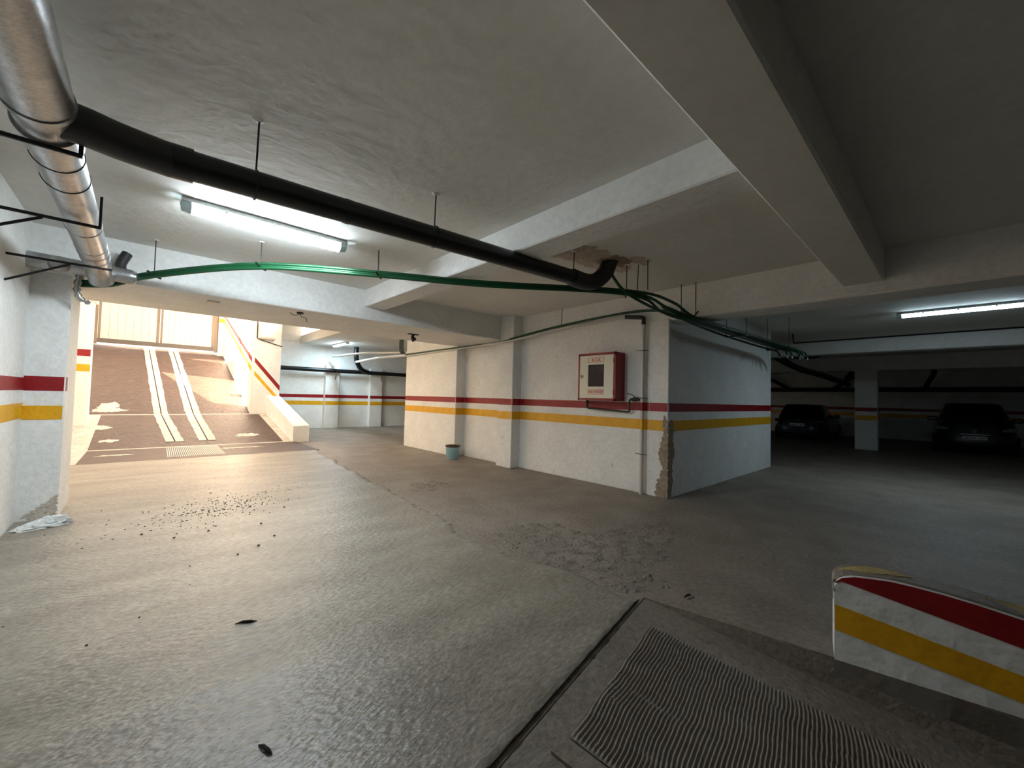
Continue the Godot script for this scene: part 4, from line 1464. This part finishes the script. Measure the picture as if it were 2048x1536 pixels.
	lathe(st, P(3.95, 7.34, 2.61), P(0.5, -0.3, -0.8), [Vector2(0.03, 0.0), Vector2(0.045, 0.03), Vector2(0.05, 0.08), Vector2(0.0, 0.085)], 16)
	obj("spot_head", st, M.black_elbow, fx)

	# gravel strewn near the driveway edge
	var rng := RandomNumberGenerator.new()
	rng.seed = 12
	var sph := st_new()
	lathe(sph, Vector3(0, -0.5, 0), Vector3.UP, [Vector2(0.0, 0.0), Vector2(0.4, 0.2), Vector2(0.5, 0.5), Vector2(0.35, 0.85), Vector2(0.0, 1.0)], 6)
	var pm := sph.commit()
	var mm := MultiMesh.new()
	mm.transform_format = MultiMesh.TRANSFORM_3D
	mm.mesh = pm
	mm.instance_count = 420
	for i in 420:
		var a := rng.randfn(0.0, 0.55)
		var b := rng.randfn(0.0, 0.22)
		var v := 6.1 + a * 0.55 + b
		var x := 0.8 + a * 0.75 - b * 0.8
		var s := rng.randf_range(0.005, 0.016)
		if i > 400:
			x = rng.randf_range(-0.6, 2.4)
			v = rng.randf_range(2.4, 7.0)
		mm.set_instance_transform(i, Transform3D(Basis(Vector3.UP, rng.randf() * TAU).scaled(Vector3(s * 1.3, s * 0.9, s)), P(x, v, 0.024)))
	var gv := MultiMeshInstance3D.new()
	gv.name = "gravel"
	gv.multimesh = mm
	gv.material_override = M.pebble
	add_child(gv)
	tag(gv, "scattered dark gravel and grit on the driveway before the ramp", "gravel", "", "stuff")
	# individual pebbles and leaves
	var big := [[0.55, 5.1], [1.0, 5.05], [0.28, 5.05], [1.02, 4.55], [0.85, 4.35], [1.35, 5.6], [0.05, 5.35]]
	for q in big:
		st = st_new()
		lathe(st, P(q[0], q[1], 0.020), Vector3.UP, [Vector2(0.0, 0.0), Vector2(0.009, 0.002), Vector2(0.012, 0.008), Vector2(0.008, 0.015), Vector2(0.0, 0.017)], 7)
		tag(obj("pebble", st, M.pebble), "dark pebble lying loose on the driveway in front of the gravel", "pebble", "loose pebbles on the driveway")
	for q in [[0.53, 2.95, 0.4, 0.06, "dry twig lying on the concrete driveway"], [0.42, 1.86, 1.2, 0.045, "curled dry leaf lying on the concrete driveway"], [3.05, 1.35, 0.1, 0.05, "curled dry leaf lying beside the striped kerb wall"]]:
		st = st_new()
		var c := P(q[0], q[1], 0.026 if q[0] < 2.0 else 0.012)
		var dv: Vector3 = Vector3(cos(q[2]), 0, sin(q[2])) * q[3]
		tube(st, [c - dv, c - dv * 0.3 + Vector3(0, 0.008, 0), c + dv * 0.4 + Vector3(0, 0.006, 0.004), c + dv], [0.002, 0.008, 0.009, 0.001], 6)
		tag(obj("dry_twig" if q[0] == 0.53 else "dry_leaf", st, M.leaf), q[4], "leaf")

	# thin cable on the pale beam, fitting at its end
	var tc := thing("black_cable", P(13.05, 0.0, 3.16), "thin black cable along the top of the pale beam behind the right lamp", "cable")
	st = st_new()
	tube(st, [P(11.5, 2.62, 3.145), P(13.05, 2.95, 3.14), P(13.07, -4.0, 3.145)], 0.018, 8)
	obj("cable", st, M.black_iron, tc)

func far_pipes() -> void:
	var st := st_new()
	# black pipe along the far wall
	var a := thing("drain_pipe", P(25.6, 2.0, 2.3), "black drain pipe along the dim far wall above the parked cars", "pipe")
	tube(st, [P(25.6, -7.5, 2.32), P(25.6, 12.0, 2.24)], 0.11, 14)
	obj("pipe", st, M.black, a)
	for q in [[6.0, 7.0], [4.1, 3.2], [0.9, 0.6]]:
		st = st_new()
		tube(st, smooth_path([P(25.6, q[0], 2.3), P(25.4, lerpf(q[0], q[1], 0.5), 2.65), P(25.2, q[1], 2.95), P(25.2, q[1], 3.165)], 4), 0.09, 12)
		obj("branch", st, M.black, a)
	# duct and diagonal pipe seen under the far beam
	var b := thing("metal_duct", P(20, 5.0, 2.9), "galvanised duct hanging behind the block in the dim far bay", "duct")
	st = st_new()
	tube(st, [P(20.0, 9.0, 2.95), P(20.0, 3.9, 2.92)], 0.10, 18)
	obj("duct_section", st, M.galv, b)
	for v in [4.4, 6.0]:
		st = st_new()
		tube(st, [P(20.0, v, 2.92), P(20.0, v, 3.168)], 0.01, 6)
		obj("hanger_wire", st, M.wire, b)
	var c := thing("drain_pipe", P(21, 4.0, 2.7), "black diagonal drain pipe descending behind the far beams", "pipe")
	st = st_new()
	tube(st, smooth_path([P(14.0, 3.75, 2.98), P(16.0, 3.5, 2.68), P(18.3, 3.2, 2.54), P(21.0, 2.9, 2.33)], 5), 0.10, 14)
	obj("pipe", st, M.black, c)
	st = st_new()
	tube(st, [P(20.6, 2.95, 2.36), P(20.8, 2.9, 2.6), P(20.8, 2.7, 2.9), P(20.8, 2.7, 3.165)], 0.07, 12)
	obj("branch", st, M.black, c)
	var c2 := thing("drain_pipe", P(14.5, 3.2, 2.9), "short black pipe elbow under the ceiling behind the conduit tips", "pipe")
	st = st_new()
	tube(st, smooth_path([P(14.6, 3.4, 2.95), P(14.6, 3.0, 2.9), P(14.8, 2.7, 2.95), P(14.8, 2.6, 3.165)], 4), 0.06, 12)
	obj("pipe", st, M.black, c2)
	# back bay
	var d := thing("drain_pipe", P(8, 17.4, 2.35), "black drain pipe along the bluish back wall above the stripes", "pipe")
	st = st_new()
	tube(st, [P(3.8, 17.38, 2.38), P(14.0, 17.38, 2.38)], 0.085, 14)
	obj("pipe", st, M.black, d)
	st = st_new()
	tube(st, smooth_path([P(7.3, 17.38, 2.38), P(6.9, 17.2, 2.5), P(6.6, 16.9, 2.75), P(6.5, 16.8, 3.0), P(6.5, 16.8, 3.395)], 5), 0.10, 14)
	obj("branch", st, M.black, d)
	for x in [5.95, 7.95]:
		st = st_new()
		tube(st, [P(x, 17.45, 2.28), P(x - 0.03, 17.45, 2.02)], 0.012, 6)
		obj("wall_hook", st, M.black_iron, d)
	var e := thing("steel_water_pipe", P(6, 12, 2.8), "steel pipes slung under the back bay ceiling beside its lamp", "pipe")
	st = st_new()
	tube(st, [P(5.9, 10.9, 2.72), P(5.75, 14.0, 2.9), P(5.7, 17.2, 2.95)], 0.04, 12)
	obj("pipe", st, M.pipe_steel, e)
	st = st_new()
	tube(st, [P(5.7, 10.9, 2.62), P(5.9, 13.0, 2.7), P(6.4, 16.5, 2.75)], 0.05, 12)
	obj("pipe", st, M.pipe_steel, e)
	for k in 4:
		st = st_new()
		var v := 10.75 + 0.07 * k
		tube(st, smooth_path([P(5.52, v, CEIL), P(5.50, v, 2.9), P(5.52, v, 2.72), P(5.58, v, 2.66)], 4), 0.014, 8)
		var gc := thing("green_conduit", P(5.52, v, 2.7), "green conduit drop curling down at the far end of the block", "conduit", "conduit drops at the block end")
		obj("conduit_run", st, M.green_dark, gc)

# plan ring of a rounded rectangle body
func ring_at(cx: float, cv: float, hl: float, hw: float, u: float, e: float, n: int, front_bulge: float) -> Array:
	var out := []
	for i in n:
		var a := TAU * i / n
		var c := cos(a)
		var s := sin(a)
		var px := signf(c) * pow(absf(c), 2.0 / e) * hl
		var pv := signf(s) * pow(absf(s), 2.0 / (e * 0.9)) * hw
		px += -signf(c) * front_bulge * pow(absf(pv) / hw, 2.0) * pow(absf(px) / hl, 3.0)
		out.append(P(cx + px, cv + pv, u))
	return out

func loft(st: SurfaceTool, rings: Array, cap_low: bool, cap_high: bool) -> void:
	var n: int = rings[0].size()
	var cen := []
	for r in rings:
		var c := Vector3.ZERO
		for q in r:
			c += q / n
		cen.append(c)
	var norms := []
	for j in rings.size():
		var row := []
		for i in n:
			var a: Vector3 = rings[j][(i + 1) % n] - rings[j][(i + n - 1) % n]
			var b: Vector3 = rings[mini(j + 1, rings.size() - 1)][i] - rings[maxi(j - 1, 0)][i]
			var c := a.cross(b).normalized()
			if c.dot(rings[j][i] - cen[j]) < 0:
				c = -c
			row.append(c)
		norms.append(row)
	for j in rings.size() - 1:
		for i in n:
			var l := (i + 1) % n
			tri(st, rings[j][i], rings[j][l], rings[j + 1][l], norms[j][i], norms[j][l], norms[j + 1][l])
			tri(st, rings[j][i], rings[j + 1][l], rings[j + 1][i], norms[j][i], norms[j + 1][l], norms[j + 1][i])
	if cap_high:
		var k := rings.size() - 1
		for i in n:
			tri(st, cen[k], rings[k][i], rings[k][(i + 1) % n], Vector3.UP, Vector3.UP, Vector3.UP)
	if cap_low:
		for i in n:
			tri(st, cen[0], rings[0][i], rings[0][(i + 1) % n], Vector3.DOWN, Vector3.DOWN, Vector3.DOWN)

func car(x0: float, cv: float, length: float, width: float, height: float, paint: Material, rear_to_us: bool, label: String) -> void:
	# the end facing the camera is at x0, the body runs towards +x
	var cx := x0 + length / 2
	var hl := length / 2
	var hw := width / 2
	var t := thing("parked_car", P(cx, cv, 0.0), label, "car")
	var belt := height * 0.62
	var st := st_new()
	var n := 64
	var rings := []
	for q in [[0.20, 0.93, 0.90], [0.26, 0.985, 0.96], [0.38, 1.0, 0.985], [0.52, 1.0, 1.0], [0.62, 0.985, 0.995], [0.76, 0.965, 0.985], [belt - 0.06, 0.93, 0.965], [belt, 0.90, 0.93], [belt + 0.02, 0.86, 0.88]]:
		rings.append(ring_at(cx, cv, hl * q[1], hw * q[2], q[0], 6.0, n, 0.16))
	loft(st, rings, true, true)
	obj("body", st, paint, t)
	# cabin glass, leaning in towards the roof; bonnet left free at the front end
	var a0: float
	var a1: float
	var b0: float
	var b1: float
	if rear_to_us:
		a0 = x0 + 0.12
		a1 = x0 + length * 0.70
		b0 = x0 + 0.55
		b1 = x0 + length * 0.52
	else:
		a0 = x0 + length * 0.24
		a1 = x0 + length - 0.12
		b0 = x0 + length * 0.42
		b1 = x0 + length - 0.5
	st = st_new()
	rings = []
	for k in 6:
		var f := k / 5.0
		var g := pow(f, 1.25)
		var lo := lerpf(a0, b0, f)
		var hi := lerpf(a1, b1, f)
		rings.append(ring_at((lo + hi) / 2, cv, (hi - lo) / 2, hw * lerpf(0.93, 0.72, g), lerpf(belt, height - 0.06, f), 5.0, n, 0.10))
	loft(st, rings, false, true)
	obj("cabin_glass", st, M.car_glass, t)
	st = st_new()
	rings = []
	for q in [[0.0, 1.01, 0.73], [0.035, 0.98, 0.70], [0.055, 0.85, 0.58], [0.062, 0.5, 0.3]]:
		rings.append(ring_at((b0 + b1) / 2, cv, (b1 - b0) / 2 * q[1], hw * q[2], height - 0.062 + q[0], 4.5, n, 0.06))
	loft(st, rings, false, true)
	obj("roof", st, paint, t)
	for wx in [x0 + length * 0.19, x0 + length * 0.81]:
		for s in [-1.0, 1.0]:
			st = st_new()
			var wc := P(wx, cv + s * (hw - 0.20), 0.32)
			lathe(st, wc, P(0, s, 0), [Vector2(0.0, 0.0), Vector2(0.30, 0.0), Vector2(0.32, 0.03), Vector2(0.32, 0.19), Vector2(0.30, 0.22), Vector2(0.21, 0.22), Vector2(0.20, 0.20), Vector2(0.0, 0.20)], 24)
			var w := obj("wheel", st, M.rubber, t)
			st = st_new()
			lathe(st, wc, P(0, s, 0), [Vector2(0.205, 0.19), Vector2(0.20, 0.215), Vector2(0.15, 0.205), Vector2(0.05, 0.215), Vector2(0.0, 0.22)], 20)
			obj("rim", st, M.rim, w)
	for s in [-1.0, 1.0]:
		st = st_new()
		var mx := a1 - 0.55 if rear_to_us else a0 + 0.55
		bevel(st, mx - 0.07, mx + 0.10, cv + s * hw * 0.90, cv + s * (hw + 0.17), belt - 0.01, belt + 0.14, 0.04)
		obj("mirror", st, paint, t)
		st = st_new()
		var lu0 := belt - 0.22 if rear_to_us else belt - 0.30
		var lv0: float = cv + s * hw * 0.62
		var lv1: float = cv + s * hw * 0.93
		hexa(st, [P(x0 + 0.06, lv0, lu0 + 0.03), P(x0 + 0.15, lv1, lu0 + 0.05), P(x0 + 0.35, lv1, lu0 + 0.05), P(x0 + 0.30, lv0, lu0 + 0.03), P(x0 + 0.085, lv0, lu0 + 0.11), P(x0 + 0.17, lv1, lu0 + 0.17), P(x0 + 0.35, lv1, lu0 + 0.17), P(x0 + 0.30, lv0, lu0 + 0.11)])
		obj("tail_light" if rear_to_us else "headlight", st, M.tail if rear_to_us else M.headlight, t)
	# number plate with illegible characters
	st = st_new()
	var pu := 0.60 if rear_to_us else 0.50
	bevel(st, x0 - 0.012, x0 + 0.01, cv - 0.26, cv + 0.26, pu, pu + 0.11, 0.004)
	var pl := obj("number_plate", st, M.plate, t)
	st = st_new()
	for k in 9:
		var vv := cv + 0.22 - k * 0.052
		if k == 5:
			continue
		slab(st, x0 - 0.014, x0 - 0.012, vv - 0.032, vv - 0.008, pu + 0.03, pu + 0.08)
	obj("plate_marks", st, M.plate_ink, pl)
	st = st_new()
	torus(st, P(x0 + (0.05 if rear_to_us else 0.02), cv, belt - (0.10 if rear_to_us else 0.28)), P(1, 0, 0.1), 0.035, 0.010, 20, 8)
	obj("badge", st, M.chrome, t)
	st = st_new()
	if rear_to_us:
		bevel(st, x0 - 0.005, x0 + 0.03, cv - hw * 0.66, cv + hw * 0.66, pu + 0.17, pu + 0.19, 0.004)
		obj("trunk_edge", st, M.car_black, t)
	else:
		bevel(st, x0 - 0.008, x0 + 0.03, cv - hw * 0.34, cv + hw * 0.34, pu + 0.15, pu + 0.175, 0.004)
		obj("chrome_bar", st, M.chrome, t)

func _ready() -> void:
	make_materials()
	look()
	setting()
	gate()
	lamp(P(0.185, 4.66, CEIL), P(1.63, 4.66, CEIL), 0.13, "long lit fluorescent ceiling lamp between drain pipe and deep beam", 2.2, 38.0, Color(0.90, 0.96, 1.0))
	lamp(P(10.05, 0.70, CEIL), P(10.05, -0.80, CEIL), 0.10, "lit fluorescent lamp on the ceiling of the bay leading to the cars", 1.1, 11.0, Color(0.83, 0.94, 1.0))
	lamp(P(5.62, 15.4, 3.40), P(5.62, 16.9, 3.40), 0.10, "lit fluorescent lamp over the bluish back bay", 3.0, 24.0, Color(0.80, 0.93, 1.0))
	pipes()
	cabinet()
	car(20.0, 4.40, 4.1, 1.78, 1.50, M.car_blue, true, "dark blue hatchback parked with its rear to the lane, left of the slim pillar")
	car(19.6, -0.42, 4.4, 1.86, 1.68, M.car_black, false, "black car parked nose out in the dark right of the slim pillar")
	small_things()
	far_pipes()
